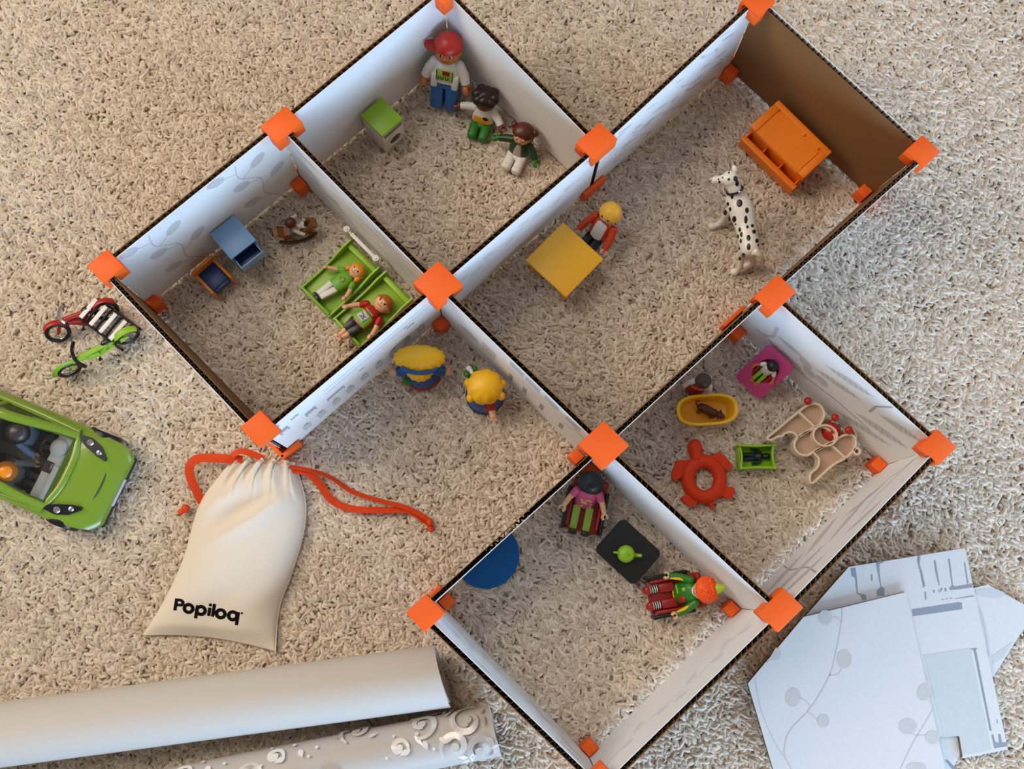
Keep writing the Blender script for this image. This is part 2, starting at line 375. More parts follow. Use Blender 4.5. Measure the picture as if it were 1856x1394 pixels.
panel('I', 'K', -1, 'feather', 'white cardboard panel with big grey feather print behind the pink armchair')
panel('J', 'L', -1, 'blank', 'plain bright white cardboard panel behind the black table and the clown')
panel('M', 'J', -1, 'blank', 'cardboard panel standing edge-on behind the blue half-round mat')
panel('K', 'L', -1, 'palm', 'cream-white cardboard panel with grey palm-leaf print, far right corner of the house')
panel('L', 'N', -1, 'sprig', 'cream-white cardboard panel with faint leaf sprigs beside the stack of loose panels')
panel('M', 'N', 1, 'wood', 'bluish white cardboard panel with faint wood-grain print beside the wallpaper rolls')

ARMS = dict(A='-u? ', B='', C='')
ARMS = dict(A=('u', '-w'), B=('u', 'w', '-w'), C=('u', 'w'), D=('-u', 'w'), E=('u', '-u', 'w', '-w'), F=('-u', 'w', '-w'), G=('u', '-w'), H=('-u', '-w'),
            I=('u', 'w', '-w'), J=('u', '-u', 'w', '-w'), K=('-u', '-w'), L=('-u', 'w', '-w'), M=('u', 'w'), N=('-u', 'w'))
def connector(k, up, label):
    c = V(*(TOP if up else BOT)[k]); A = ARMS[k]; q, b, hs = 1.15, .40, .34
    o = thing('corner_connector', label, 'connector', (c.x, c.y, 0), group='orange connectors on top of the walls' if up else 'orange connectors at the foot of the walls')
    ext = {d: (hs + q if d in A else hs + b) for d in ('u', '-u', 'w', '-w')}
    z = (lambda h: 12.28 - h) if up else (lambda h: h)
    def sbox(name, a0, a1, w0, w1, h0, h1, bev):
        fn = lambda p: (U.x * p.x + W_.x * p.y, U.y * p.x + W_.y * p.y, z(p.z))
        MB().box(((a0 + a1) / 2, (w0 + w1) / 2, (h0 + h1) / 2), (a1 - a0, w1 - w0, h1 - h0), bev, fn=fn).build(name, ORANGE, o)
    sbox('cap' if up else 'base', -ext['-u'], ext['u'], -ext['-w'], ext['w'], 0, .36, .13)
    for du in (1, -1):
        for dw in (1, -1):
            hu, hw = ('u' if du > 0 else '-u') in A, ('w' if dw > 0 else '-w') in A
            if hu and hw:
                a, w2 = sorted((du * hs, du * (hs + q))), sorted((dw * hs, dw * (hs + q)))
                sbox('prong', *a, *w2, .30, 1.75, .1)
    for d in ('u', '-u', 'w', '-w'):
        if d in A: continue
        s = -1 if d[0] == '-' else 1
        e = sorted((s * hs, s * (hs + b)))
        if d[-1] == 'u': sbox('bar', *e, -ext['-w'] + .01, ext['w'] - .01, .30, 1.75, .1)
        else: sbox('bar', -ext['-u'] + .01, ext['u'] - .01, *e, .30, 1.75, .1)
    return o
WHERE = dict(A='the top corner behind the boy in the red cap', B='the wall junction between rocking horse and washing machine', C='the far left corner above the bicycles',
             D='the corner right above the drawstring bag', E='the middle four-way junction beside the lime beds', F='the junction above the blond figure at the yellow table', G='the corner at the top edge, above the brown wall',
             H='the right corner beyond the orange cupboard', I='the junction below the spotted dog, above the pink armchair', J='the four-way junction above the woman in pink', K='the far right corner beyond the cream rocking toy',
             L='the junction beside the stack of loose panels', M='the corner left of the blue half-round mat', N='the bottom corner at the lower edge of the picture')
for k in ARMS:
    connector(k, True, 'orange plastic cap on ' + WHERE[k])
    if k != 'A': connector(k, False, 'red-orange foot on the carpet under ' + WHERE[k])
# ------------------------------------------------------------------ toy furniture
def frame(p0, p1, z):
    """Centre between two pixels at height z, direction p0->p1 and length, on the ground."""
    a, b = at(*p0, z), at(*p1, z); d = b - a
    return (a + b) / 2, math.atan2(d.y, d.x), d.length
# washing machine
def washing_machine():
    z = 4.3
    q = [at(*p, z) for p in ((684.5, 168), (727.5, 208.5), (687.5, 243), (645.5, 202))]
    c = sum(q, V(0, 0, 0)) / 4; rz = ang(q[3], q[2]); wx = (q[2] - q[3]).length; wy = (q[1] - q[2]).length
    # local frame: -y side = lower left, +x = front with the door
    o = thing('toy_washing_machine', 'small white toy washing machine with lime green top and round dark door', 'washing machine', (c.x + .28, c.y - .28, 0), rz, sc_=.96)
    MB().box((0, 0, 2.0), (wx - .12, wy - .12, 4.0), .1).build('body', WHITE, o)
    MB().box((0, 0, 4.15), (wx, wy, .3), .1).build('top', GREEN, o)
    x = wx / 2 - .06
    MB().box((x, 0, 3.55), (.1, wy - .5, .5), .04).build('control_strip', GREY, o)
    ry = Matrix.Rotation(PI / 2, 3, 'Y')
    d = MB().lathe([(.95, 0), (.95, .1), (.8, .18), (.72, .1), (.72, .02)], (x, 0, 1.85), 28, ry).build('door', WHITE, o)
    MB().lathe([(0, .16), (.4, .14), (.73, .05), (.73, .0)], (x, 0, 1.85), 28, ry).build('porthole', pl('smoked_plastic', (60, 58, 50), .2), d)
washing_machine()
# light blue chest with open drawer
def chest():
    z = 4.4
    q = [at(*p, z) for p in ((420, 388), (463, 434), (418, 468), (379.5, 422.4))]
    c = sum(q, V(0, 0, 0)) / 4; rz = ang(q[3], q[2]); wx = (q[2] - q[3]).length; wy = (q[1] - q[2]).length
    o = thing('toy_drawer_chest', 'light blue toy chest with its drawer pulled open', 'chest', (c.x + .08, c.y - .08, 0), rz)
    b = MB(); h = wx / 2; t = .14
    b.box((0, wy / 2 - t / 2, 2.1), (wx, t, 4.2), .04).box((0, -wy / 2 + t / 2, 2.1), (wx, t, 4.2), .04).box((-h + t / 2, 0, 2.1), (t, wy, 4.2), .04).box((0, 0, .1), (wx, wy, .18), .04).box((h - t / 2, 0, 1.3), (t, wy, 2.4), .04).box((0, 0, 2.55), (wx, wy, .12), .03)
    b.build('body', LIGHTBLUE, o)
    MB().box((0, 0, 4.29), (wx + .1, wy + .1, .22), .1).build('top', LIGHTBLUE, o)
    dx = h + .35; d = MB(); dl = 2.1; w_ = wy - .36
    d.box((dx - .25, 0, 2.77), (dl, w_, .1), .03).box((dx - .25, w_ / 2 - .05, 3.27), (dl, .1, 1.1), .03).box((dx - .25, -w_ / 2 + .05, 3.27), (dl, .1, 1.1), .03).box((dx + dl / 2 - .28, 0, 3.30), (.14, w_ + .16, 1.24), .05)
    dr = d.build('drawer', LIGHTBLUE, o)
    MB().box((dx - .25, 0, 2.86), (dl - .2, w_ - .24, .06), .02).build('drawer_lining', NAVY, dr)
    MB().box((dx + dl / 2 - .17, 0, 3.27), (.16, .7, .16), .06).build('handle', LIGHTBLUE, dr)
chest()
# orange armchair with blue cushion
def small_armchair():
    z = 2.2
    q = [at(*p, z) for p in ((386, 466), (421, 500), (383, 533), (346, 495))]
    c = sum(q, V(0, 0, 0)) / 4; rz = ang(q[3], q[2]); wx = (q[2] - q[3]).length; wy = (q[1] - q[2]).length
    o = thing('toy_armchair', 'orange framed toy armchair with dark blue seat and cushion', 'armchair', (c.x, c.y, 0), rz)
    f = MB(); t = .34
    f.box((-wx / 2 + t / 2, 0, 1.3), (t, wy, 2.5), .12)
    for s in (1, -1):
        f.box((0, s * (wy / 2 - t / 2), 1.95), (wx, t, .3), .12)
        f.box((wx / 2 - t / 2, s * (wy / 2 - t / 2), .95), (t, t, 1.9), .1)
    f.build('frame', pl('amber_plastic', (226, 132, 30)), o)
    wq = wy - 2 * t - .02
    MB().box((-.05, 0, 1.35), (wx - t - .25, wq, .7), .12).build('seat_cushion', NAVY, o)
    MB().box((wx / 2 - .3, 0, 1.28), (.5, wq * .95, .62), .14).build('footrest_cushion', NAVY, o)
small_armchair()
# lime double bed: two beds side by side
def bed(hd, ft, label):
    """hd / ft: pixels of the two corners of the head end and of the foot end (left, right) at rim height."""
    z = 1.5
    a, b = at(*hd[0], z), at(*hd[1], z); d, e = at(*ft[0], z), at(*ft[1], z)
    c = (a + b + d + e) / 4; L_ = ((a + b) / 2 - (d + e) / 2).length; Wd = ((b - a).length + (e - d).length) / 2
    rz = ang((d + e) / 2, (a + b) / 2)
    o = thing('toy_bed', label, 'bed', (c.x, c.y, 0), rz, group='lime green beds pushed together')
    MB().box((0, 0, .35), (L_, Wd, .24), .06).build('base', GREEN, o)
    for s in (1, -1):
        pts = [(-L_ / 2, .1), (L_ / 2, .1), (L_ / 2, 1.75), (L_ * .32, 1.7), (L_ * .1, 1.15), (-L_ * .12, 1.0), (-L_ * .34, 1.1), (-L_ / 2, 1.15)]
        MB().prism(pts, -.09, .09, .03, Matrix.Translation((0, s * (Wd / 2 - .09), 0)) @ Matrix.Rotation(PI / 2, 4, 'X')).build('side_board', GREEN, o)
    MB().box((L_ / 2 - .5, 0, 1.2), (.5, Wd - .5, .22), .08).build('headboard', GREEN, o)
    MB().box((-L_ / 2 + .18, 0, .85), (.24, Wd - .3, 1.0), .08).build('footboard', GREEN, o)
    MB().box((0, 0, .52), (L_ - 1.0, Wd - .5, .12), .05).build('mattress', pl('pale_lime_plastic', (150, 190, 50)), o)
    return c, rz, L_, Wd
BED1 = bed(((636, 434), (688, 486)), ((541, 520), (596, 573)), 'lime green toy bed on the left, with the boy in white trousers lying in it')
BED2 = bed(((699, 491), (749, 543)), ((600, 578), (652, 627)), 'lime green toy bed on the right, with the man in black shorts lying in it')
# white rail behind the beds
def rail():
    a, b = at(628, 415, 3.0), at(681, 468, 3.0)
    c, d = (a + b) / 2, b - a; L_ = d.length
    o = thing('toy_bed_rail', 'thin white rail with round ends standing behind the left bed', 'rail', (c.x, c.y, 0), math.atan2(d.y, d.x))
    MB().box((.15, 0, 2.85), (L_ - .9, .38, .24), .08).build('crossbar', WHITE, o)
    for s in (1, -1):
        p = MB().tube([(s * L_ / 2, 0, 0), (s * L_ / 2, 0, 2.9)], .22, 12).build('post', WHITE, o)
        MB().lathe([(0, 3.12), (.12, 3.14), (.18, 3.04), (.3, 3.06), (.36, 2.95), (.34, 2.7), (.2, 2.68)], (s * L_ / 2, 0, 0), 20).build('knob', WHITE, p)
        MB().box((s * (L_ / 2 - .3), 0, 2.85), (.5, .26, .16), .05).build('lug', WHITE, o)
rail()
# yellow table
def yellow_table():
    z = 3.6
    q = [at(*p, z) for p in ((1022.5, 403), (1096.5, 471), (1024, 538), (950, 470))]
    c = sum(q, V(0, 0, 0)) / 4; rz = ang(q[3], q[2]); wx = (q[2] - q[3]).length; wy = (q[1] - q[2]).length
    o = thing('toy_table', 'square yellow-orange toy table beside the blond figure', 'table', (c.x, c.y, 0), rz)
    MB().box((0, 0, 3.47), (wx, wy, .26), .12, seg=3).build('tabletop', GOLD, o)
    for i in (1, -1):
        for j in (1, -1): MB().box((i * (wx / 2 - .6), j * (wy / 2 - .6), 1.68), (.42, .42, 3.36), .1).build('leg', GOLD, o)
yellow_table()
# orange cupboard lying on its back, door upward
def cupboard():
    z = 4.2
    q = [at(*p, z) for p in ((1409, 183.6), (1508, 275), (1457, 323), (1360, 228))]
    c = sum(q, V(0, 0, 0)) / 4; rz = ang(q[3], q[2]); wx = (q[2] - q[3]).length; wy = (q[1] - q[2]).length
    o = thing('toy_cupboard', 'bright orange toy cupboard lying with its door upward by the brown panel', 'cupboard', (c.x, c.y, 0), rz)
    b = MB()
    b.box((0, .3, 2.05), (wx - .1, wy - .7, 4.1), .1)
    b.build('body', CABINET, o)
    f = MB(); f.box((0, wy / 2 - .3, 4.17), (wx, .6, .3), .08)
    for s in (1, -1): f.box((s * (wx / 2 - .4), -.3, 4.17), (.8, wy - .6, .3), .08)
    f.build('face_frame', CABINET, o)
    dw, dh = wx - 1.7, wy - .75
    pts = [(-dw / 2, -wy / 2 + .02), (dw / 2, -wy / 2 + .02), (dw / 2, dh / 2 - .55), (dw / 2 - .3, dh / 2 - .5), (dw / 2 - .3, dh / 2 - .2), (dw / 2 - .55, dh / 2), (-dw / 2 + .55, dh / 2), (-dw / 2 + .3, dh / 2 - .2), (-dw / 2 + .3, dh / 2 - .5), (-dw / 2, dh / 2 - .55)]
    d = MB().prism([(x, y - .06) for x, y in pts], 3.9, 4.3, .05).build('door', CABINET, o)
    MB().ball((.55, dh / 2 - .45, 4.36), .16, 14).build('knob', CABINET, d)
    s = MB(); ly = -wy / 2 - .05
    s.box((0, ly, 1.05), (wx, .18, 2.1), .06).box((0, ly + .45, .12), (wx - .2, .9, .2), .05)
    for k in range(4): s.box((-wx / 2 + .3 + k * (wx - .6) / 3, ly + .35, 1.35), (.14, .75, 2.5), .04)
    s.build('shelf_box', CABINET, o)
    MB().box((0, ly - .22, 2.15), (wx + .1, .62, .2), .09).build('ledge', CABINET, o)
cupboard()
# pink armchair
def pink_armchair():
    # a thin square seat tilted up against the panel behind it
    u0, u1, l0, l1 = at(1398.5, 621, 4.7), at(1446, 663, 4.7), at(1338, 676, .85), at(1384, 718, .85)
    c = (u0 + u1 + l0 + l1) / 4; ex = ((u0 + u1) - (l0 + l1)) / 2; ey = ((u0 + l0) - (u1 + l1)) / 2
    wx, wy = ex.length, ey.length; x = ex.normalized(); y = (ey - x * ey.dot(x)).normalized(); z = x.cross(y)
    m = Matrix((x, y, z)).transposed()
    o = thing('toy_pink_armchair', 'square magenta pink seat with dark red hollow, tilted against the feather-print panel', 'armchair', c + V(-.42, -.38, 0), mtx=m)
    b = MB(); t = bmesh.new(); n = 40
    vo, vi, vb, vf = [], [], [], []
    for k in range(n):
        th = 2 * PI * (k + .5) / n; cx, sy = math.cos(th), math.sin(th); q = max(abs(cx), abs(sy))
        X, Y = cx / q * wx / 2, sy / q * wy / 2
        vo.append(t.verts.new((X, Y, 0))); vb.append(t.verts.new((X, Y, -.7)))
        vi.append(t.verts.new((cx * wx * .33 + .25, sy * wy * .32, -.05))); vf.append(t.verts.new((cx * wx * .29 + .25, sy * wy * .28, -.55)))
    for A, B in ((vb, vo), (vo, vi), (vi, vf)):
        for k in range(n): t.faces.new((A[k], A[(k + 1) % n], B[(k + 1) % n], B[k]))
    t.faces.new(vb[::-1]); b._add(t); b.build('shell', PINK, o)
    MB().lathe([(0, -.5), (1, -.48), (1.02, -.55)], (.25, 0, 0), 32, sx=wx * .285, sy=wy * .275).build('seat', DRED, o)
    for s in (1, -1): MB().box((.2, s * wy * .23, -.2), (1.5, .26, .5), .1).build('seat_side', RED, o)
    return o
PINKC = pink_armchair()
# yellow bathtub
def bathtub():
    c, rz, L_ = frame((1227, 746), (1337, 739), 1.9); wy = 2.85
    o = thing('toy_bathtub', 'oval yellow toy bathtub holding a brown animal', 'bathtub', (c.x, c.y, 0), rz)
    def oval(a, b, n=40): return [(math.copysign(abs(math.cos(t)) ** .62, math.cos(t)) * a, math.copysign(abs(math.sin(t)) ** .8, math.sin(t)) * b) for t in [2 * PI * k / n for k in range(n)]]
    secs = [(.80, 0), (.86, .1), (.96, 1.6), (1.0, 1.85), (.985, 1.93), (.93, 1.95), (.9, 1.9), (.87, 1.7), (.80, .55), (.72, .35), (.4, .3)]
    b = MB(); t = bmesh.new(); rings = [[t.verts.new((x * k, y * (k if k > .85 else k * .98), z)) for x, y in oval(L_ / 2, wy / 2)] for k, z in secs]
    for A, B in zip(rings, rings[1:]):
        for k in range(40): t.faces.new((A[k], A[(k + 1) % 40], B[(k + 1) % 40], B[k]))
    t.faces.new(rings[-1]); t.faces.new(rings[0][::-1]); b._add(t); b.build('tub', GOLD, o)
    MB().rim(oval(L_ / 2 * .97, wy / 2 * .97), .26, 1.75, 2.02).build('rim', YELLOW, o)
    # brown toy animal standing inside
    c2, r2, l2 = frame((1259, 735), (1308, 756), 1.2)
    a = thing('toy_dog', 'small brown four-legged toy animal inside the yellow bathtub', 'toy animal', (c2.x, c2.y, .3), r2)
    m = MB(); m.tube(smooth([(-1.0, 0, 1.0), (-.4, .05, 1.05), (.3, .0, 1.0), (.8, 0, 1.1)], 3), [.38, .44, .46, .47, .45, .44, .44, .44, .42, .36], 10)
    for x, s in ((-.75, 1), (-.75, -1), (.55, 1), (.55, -1)): m.tube([(x, s * .18, .9), (x + .05, s * .24, .45), (x - .03, s * .26, .04)], [.24, .19, .17], 8)
    m.tube([(.75, 0, 1.15), (1.0, 0, 1.35), (1.25, 0, 1.35), (1.5, -.05, 1.2)], [.3, .38, .32, .2], 10)
    m.build('body', BROWN, a)
    for s in (1, -1): MB().tube([(1.02, s * .15, 1.45), (1.0, s * .4, 1.6), (.98, s * .5, 1.45)], [.08, .1, .04], 8).build('ear', BROWN, a)
    MB().tube(smooth([(-1.0, 0, 1.1), (-1.35, .15, 1.2), (-1.4, .4, 1.25), (-1.15, .5, 1.25)], 3), .09, 8).build('tail', BROWN, a)
bathtub()
# lime crib with black figure
def crib():
    c, rz, L_ = frame((1338, 828), (1407, 827), 2.0); wy = 2.35
    o = thing('toy_crib', 'lime green toy crib with open top beside the orange turtle ring', 'crib', (c.x, c.y, 0), rz)
    h = L_ / 2 - .2; v = wy / 2 - .1
    MB().box((0, 0, .55), (L_ - .3, wy - .2, .14), .04).build('base', GREEN, o)
    for s in (1, -1):
        MB().box((0, s * v, 1.1), (L_ - .4, .1, 1.1), .03).build('side_panel', GREEN, o)
        MB().tube([(-h, s * v, 1.95), (0, s * (v - .06), 1.9), (h, s * v, 1.95)], .13, 10).build('side_rail', GREEN, o)
        MB().box((s * h, 0, 1.1), (.1, wy - .2, 1.1), .03).build('end_panel', GREEN, o)
        MB().tube(smooth([(s * h, -v, 1.95), (s * (h - .14), 0, 1.98), (s * h, v, 1.95)], 4), .12, 10).build('end_rail', GREEN, o)
        for r_ in (1, -1):
            p = MB().tube([(s * h, r_ * v, 0), (s * h, r_ * v, 2.0)], .15, 10).build('post', GREEN, o)
            MB().ball((s * h, r_ * v, 2.08), .2, 12).build('knob', GREEN, p)
    c2, r2, l2 = frame((1350, 828), (1392, 827), 1.0)
    f = thing('toy_black_figure', 'small black-green toy figure lying in the lime crib', 'toy figure', (c2.x, c2.y, .62), r2)
    K = pl('shadow_green_plastic', (20, 40, 34), .4)
    m = MB(); m.tube([(-.2, 0, .3), (.3, 0, .32), (.55, 0, .32)], [.36, .46, .28], 12)
    for s in (1, -1): m.tube([(-.15, s * .14, .28), (-.7, s * .2, .28), (-1.25, s * .22, .25)], [.26, .22, .2], 10)
    m.build('body', K, f)
    for s in (1, -1): MB().tube(smooth([(.42, s * .3, .35), (.1, s * .6, .35), (-.45, s * .66, .3)], 3), [.15] * 3 + [.13] * 4, 8).build('arm', K, f)
    MB().ball((.88, 0, .36), (.36, .33, .32), 16).build('head', K, f)
    MB().ball((1.05, 0, .5), (.25, .3, .2), 12).build('hair', BLACK, f)
crib()
# orange turtle ring
def turtle_ring():
    c = at(1275, 862, .6); s = 1 / 18.9
    def q(x, y): p = at(1200 + x / 8.436, 780 + y / 8.436, .6); return (p.x - c.x, p.y - c.y)
    o = thing('toy_turtle_ring', 'orange-red turtle shaped ring with a round hole in the middle', 'ring toy', (c.x, c.y, 0))
    RO = pl('orange_red_rubber', (214, 56, 14), .55, spec=.3)
    cx, cy = q(640, 745); m = MB()
    n = 44; pts = [(cx + 1.55 * math.cos(2 * PI * k / n), cy + 1.72 * math.sin(2 * PI * k / n), .6) for k in range(n)]
    m.tube(pts, .66, 14, closed=True, flat=.85); m.build('ring', RO, o)
    hp = [q(480, 430), q(400, 330), q(395, 250), q(440, 185), q(510, 170), q(575, 200), q(615, 280), q(610, 360), q(600, 440)]
    def pad(poly, name, z=.85):
        pp = smooth([(x, y, 0) for x, y in poly], 3, True) if name != 'tail' else [V(x, y, 0) for x, y in poly]
        MB().prism([(p.x, p.y) for p in pp], .15, z, .16).build(name, RO, o)
    a, b = q(500, 270), q(530, 440)
    MB().ball((a[0], a[1], .62), (.72, .85, .58), 20).tube([(a[0], a[1], .6), (b[0], b[1], .6)], [.6, .62], 14).build('head', RO, o)
    for poly in ([(390, 460), (300, 455), (215, 465), (190, 560), (150, 640), (150, 740), (180, 775), (270, 735), (340, 640)],
                 [(700, 430), (780, 380), (860, 330), (960, 400), (1040, 500), (1075, 590), (1000, 605), (920, 590), (850, 500)],
                 [(920, 930), (960, 865), (1060, 865), (1105, 885), (1090, 960), (1065, 1040), (980, 1045), (890, 1000)],
                 [(400, 975), (330, 1000), (285, 1040), (330, 1100), (410, 1160), (490, 1165), (540, 1090), (500, 1010)]):
        cc = V(sum(p[0] for p in poly) / len(poly), sum(p[1] for p in poly) / len(poly))
        MB().prism([q(*p) for p in poly][::-1], .2, .82, .18).build('flipper', RO, o)
    MB().prism([q(*p) for p in ((700, 1040), (765, 1040), (780, 1120), (795, 1200), (745, 1212), (720, 1130))][::-1], .25, .7, .15).build('tail', RO, o)
turtle_ring()
# cream rocking toy
def rocker():
    k = 7.742; z0 = .2
    c = at(1483, 798, 0)
    def q(x, y): p = at(1390 + x / k, 700 + y / k, 3.0); return (p.x - c.x, p.y - c.y)
    o = thing('toy_rocker', 'cream plastic toy of joined shallow trays with small red knobs', 'toy', (c.x - .28, c.y - .26, .65))
    shapes = [[(45, 690), (200, 560), (340, 440), (480, 330), (590, 240), (700, 205), (790, 235), (840, 320), (838, 400), (780, 500), (690, 560), (580, 610), (480, 672), (430, 625), (360, 605), (290, 625), (255, 660), (190, 670), (110, 712)],
              [(480, 672), (430, 760), (440, 850), (510, 915), (610, 930), (690, 885), (760, 850), (850, 790), (930, 760), (1000, 710), (970, 630), (890, 560), (780, 515), (690, 545), (580, 610)],
              [(850, 795), (780, 840), (700, 890), (760, 960), (775, 1040), (735, 1120), (660, 1180), (645, 1270), (685, 1318), (830, 1190), (980, 1060), (1140, 970), (1260, 860), (1290, 760), (1260, 660), (1160, 640), (1060, 680), (990, 735)]]
    SH = pl('beige_tray_plastic', (196, 164, 138), .5)
    for poly in shapes:
        pp = [q(*p) for p in poly]
        t = MB().prism(pp[::-1], 1.45, 1.7).build('tray', SH, o)
        MB().rim([(p.x, p.y) for p in smooth([(x, y, 0) for x, y in pp], 3, True)], .2, 1.3, 2.4).build('rim', CREAM, t)
    for a, b in (((490, 330), (700, 530)), ((930, 780), (1138, 968))): MB().rim([q(*a), q(*b)], .22, 1.5, 2.5, False).build('divider', CREAM, o)
    cc = q(840, 660); n = 30
    MB().rim([(cc[0] + 1.12 * math.cos(2 * PI * i / n + .3), cc[1] + .98 * math.sin(2 * PI * i / n + .3)) for i in range(n)], .17, 1.5, 2.8).build('ring', CREAM, o)
    for p, r_ in (((602, 175), .37), ((982, 405), .37), ((1175, 585), .39)):
        x, y = q(*p)
        s = MB().tube([(x, y, -.65), (x, y, 2.5)], .24, 12).build('peg', CREAM, o)
        MB().ball((x, y, 2.6), (r_, r_, .34), 18).build('knob', RED, s)
    x, y = q(975, 590)
    MB().ball((x, y, 1.6), (.95, .95, .85), 22, mtx=Matrix.Rotation(.2, 3, 'X')).build('dome', RED, o)
    x, y = q(1305, 875)
    MB().rim([(x + .3 * math.cos(2 * PI * i / 18), y + .3 * math.sin(2 * PI * i / 18)) for i in range(18)], .22, -.65, 2.4).build('socket', CREAM, o)
    a, b = q(1305, 875), q(1140, 965)
    MB().tube([(a[0] - .2, a[1] - .1, 2.0), (b[0], b[1], 1.9)], .15, 10).build('arm', CREAM, o)
    for px_, py_ in ((110, 690), (480, 400), (560, 850), (680, 1270), (1100, 940), (800, 300)):
        x, y = q(px_, py_); MB().tube([(x, y, -.65), (x, y, 1.6)], .2, 10).build('foot', CREAM, o)
    pts = [q(1170, 530), q(1240, 540), q(1300, 610), q(1310, 690), q(1280, 720)]
    MB().rim([(p.x, p.y) for p in smooth([(x, y, 0) for x, y in pts], 4)], .16, 1.4, 2.1, False).build('hoop', CREAM, o)
rocker()
# black coffee table and teapot
def black_table():
    z = 2.7
    q = [at(*p, z) for p in ((1132, 941), (1203, 1005), (1146, 1060), (1074, 994))]
    c = sum(q, V(0, 0, 0)) / 4; rz = ang(q[3], q[2]); wx = (q[2] - q[3]).length; wy = (q[1] - q[2]).length
    o = thing('toy_coffee_table', 'black toy coffee table with cut corners under the green teapot', 'table', (c.x, c.y, 0), rz)
    a, b, k = wx / 2, wy / 2, .35
    MB().prism([(-a + k, -b), (a - k, -b), (a, -b + k), (a, b - k), (a - k, b), (-a + k, b), (-a, b - k), (-a, -b + k)], 2.45, 2.7, .06).build('tabletop', BLACK, o)
    for i in (1, -1):
        for j in (1, -1): MB().box((i * (a - .45), j * (b - .45), 1.23), (.4, .4, 2.46), .06).build('leg', BLACK, o)
    p = at(1135, 1004, 3.4)
    t = thing('toy_teapot', 'small lime green teapot standing on the black table', 'teapot', (p.x, p.y, 2.7), -.13)
    MB().lathe([(0, 0), (.55, 0), (.78, .35), (.8, .65), (.66, .95), (.6, 1.0), (0, 1.0)], seg=28).build('body', GREEN, t)
    l = MB().lathe([(.62, 1.0), (.64, 1.06), (.5, 1.16), (.15, 1.24), (0, 1.24)], seg=28).build('lid', GREEN, t)
    MB().ball((0, 0, 1.34), .16, 14).build('knob', GREEN, l)
    MB().tube(smooth([(.6, 0, .35), (1.0, 0, .55), (1.15, 0, .95), (1.35, 0, 1.05)], 3), [.2, .19, .18, .17, .16, .15, .15, .14, .14, .16], 10).build('spout', GREEN, t)
    MB().tube(smooth([(-.62, 0, .9), (-1.0, 0, .95), (-1.1, 0, .6), (-.9, 0, .3), (-.7, 0, .25)], 3), .1, 10).build('handle', GREEN, t)
black_table()
# blue half-round mat
def mat_():
    a, b = at(841, 1045, .15), at(922, 968, .15); c = (a + b) / 2; d = b - a; r_ = d.length / 2 + .25
    o = MB().prism([(r_ * math.cos(-PI * k / 40), r_ * math.sin(-PI * k / 40) * .98) for k in range(41)][::-1], 0.0, .22, .05).build('play_mat', pl('blue_felt', (26, 94, 158), .7, spec=.2))
    o.location = (c.x * .01, c.y * .01, .0002); o.rotation_euler.z = math.atan2(d.y, d.x)
    tag(o, 'flat blue half-round mat lying against the edge-on cardboard panel', 'mat')
mat_()
# two armchairs in the lounge
def lounge_chair(p_front, p_back, label):
    c, rz, L_ = frame(p_back, p_front, 1.3); Wd = 3.9; D = 4.0
    o = thing('toy_lounge_chair', label, 'armchair', (c.x, c.y, 0), rz, group='red and black lounge chairs')
    MB().box((.1, 0, 1.0), (D - .3, Wd - .8, .7), .14).build('seat', DRED, o)
    MB().box((-D / 2 - .15, 0, 1.9), (.5, Wd - .7, 2.5), .2, mtx=Matrix.Rotation(-.55, 3, 'Y')).build('backrest', DRED, o)
    for s in (1, -1):
        a = MB(); y = s * (Wd / 2 - .16)
        a.box((0, y, 1.9), (D, .32, .26), .06).box((D / 2 - .2, y, .95), (.32, .28, 1.9), .05).box((-D / 2 + .2, y, .95), (.32, .28, 1.9), .05).box((0, y, .4), (D - .3, .2, .24), .04)
        a.build('arm_frame', BLACK, o)
        MB().box((.05, s * (Wd / 2 - .55), 1.4), (D - .8, .3, .6), .12).build('side_cushion', RED, o)
    MB().box((-D / 2 + .1, 0, .4), (.24, Wd - .3, .26), .04).build('crossbar', BLACK, o)
    return c, rz
LC1 = lounge_chair((1052, 963), (1067, 889), 'red and black lounge chair seating the figure in the pink top')
LC2 = lounge_chair((1174, 1085), (1252, 1070), 'red and black lounge chair seating the clown in green')
# ------------------------------------------------------------------ toy figures
def rotm(x=0, y=0, z=0): return Euler((x, y, z)).to_matrix()
def hand_clip(p, d, m, par, s=1):
    """C-shaped toy hand at p opening along d."""
    d = Vector(d).normalized(); u = d.cross(V(0, 0, 1)); u = u.normalized() if u.length > .1 else V(1, 0, 0)
    pts = [Vector(p) + d * (.30 * s) + d * (-.30 * s * math.cos(t)) + u * (.28 * s * math.sin(t)) for t in [(-2.35 + 4.7 * k / 10) for k in range(11)]]
    return MB().tube(pts, .135 * s, 8, flat=1.5).build('hand', m, par)
def hair_cap(c, r, m, par, front=.25, low=-.35, name='hair', bumps=0, squash=(1, 1, 1)):
    """Hair shell: a sphere without the face (front = -y)."""
    mb = MB(); t = bmesh.new(); bmesh.ops.create_uvsphere(t, u_segments=28, v_segments=18, radius=1)
    def gone(p): return (p.y < -.1 and p.z < front + .10 * math.cos(3 * p.x)) or p.z < low
    bmesh.ops.delete(t, geom=[f for f in t.faces if gone(f.calc_center_median())], context='FACES')
    for v in t.verts:
        k = 1 + bumps * (math.sin(5 * v.co.x + 2) * math.sin(6 * v.co.y) * math.sin(5 * v.co.z + 1))
        v.co = Vector(v.co) * k
    ext = bmesh.ops.solidify(t, geom=t.faces[:], thickness=.14)
    mb._add(t, Matrix.Translation(Vector(c)) @ Matrix.Diagonal((r * squash[0], r * squash[1], r * squash[2], 1)))
    return mb.build(name, m, par)
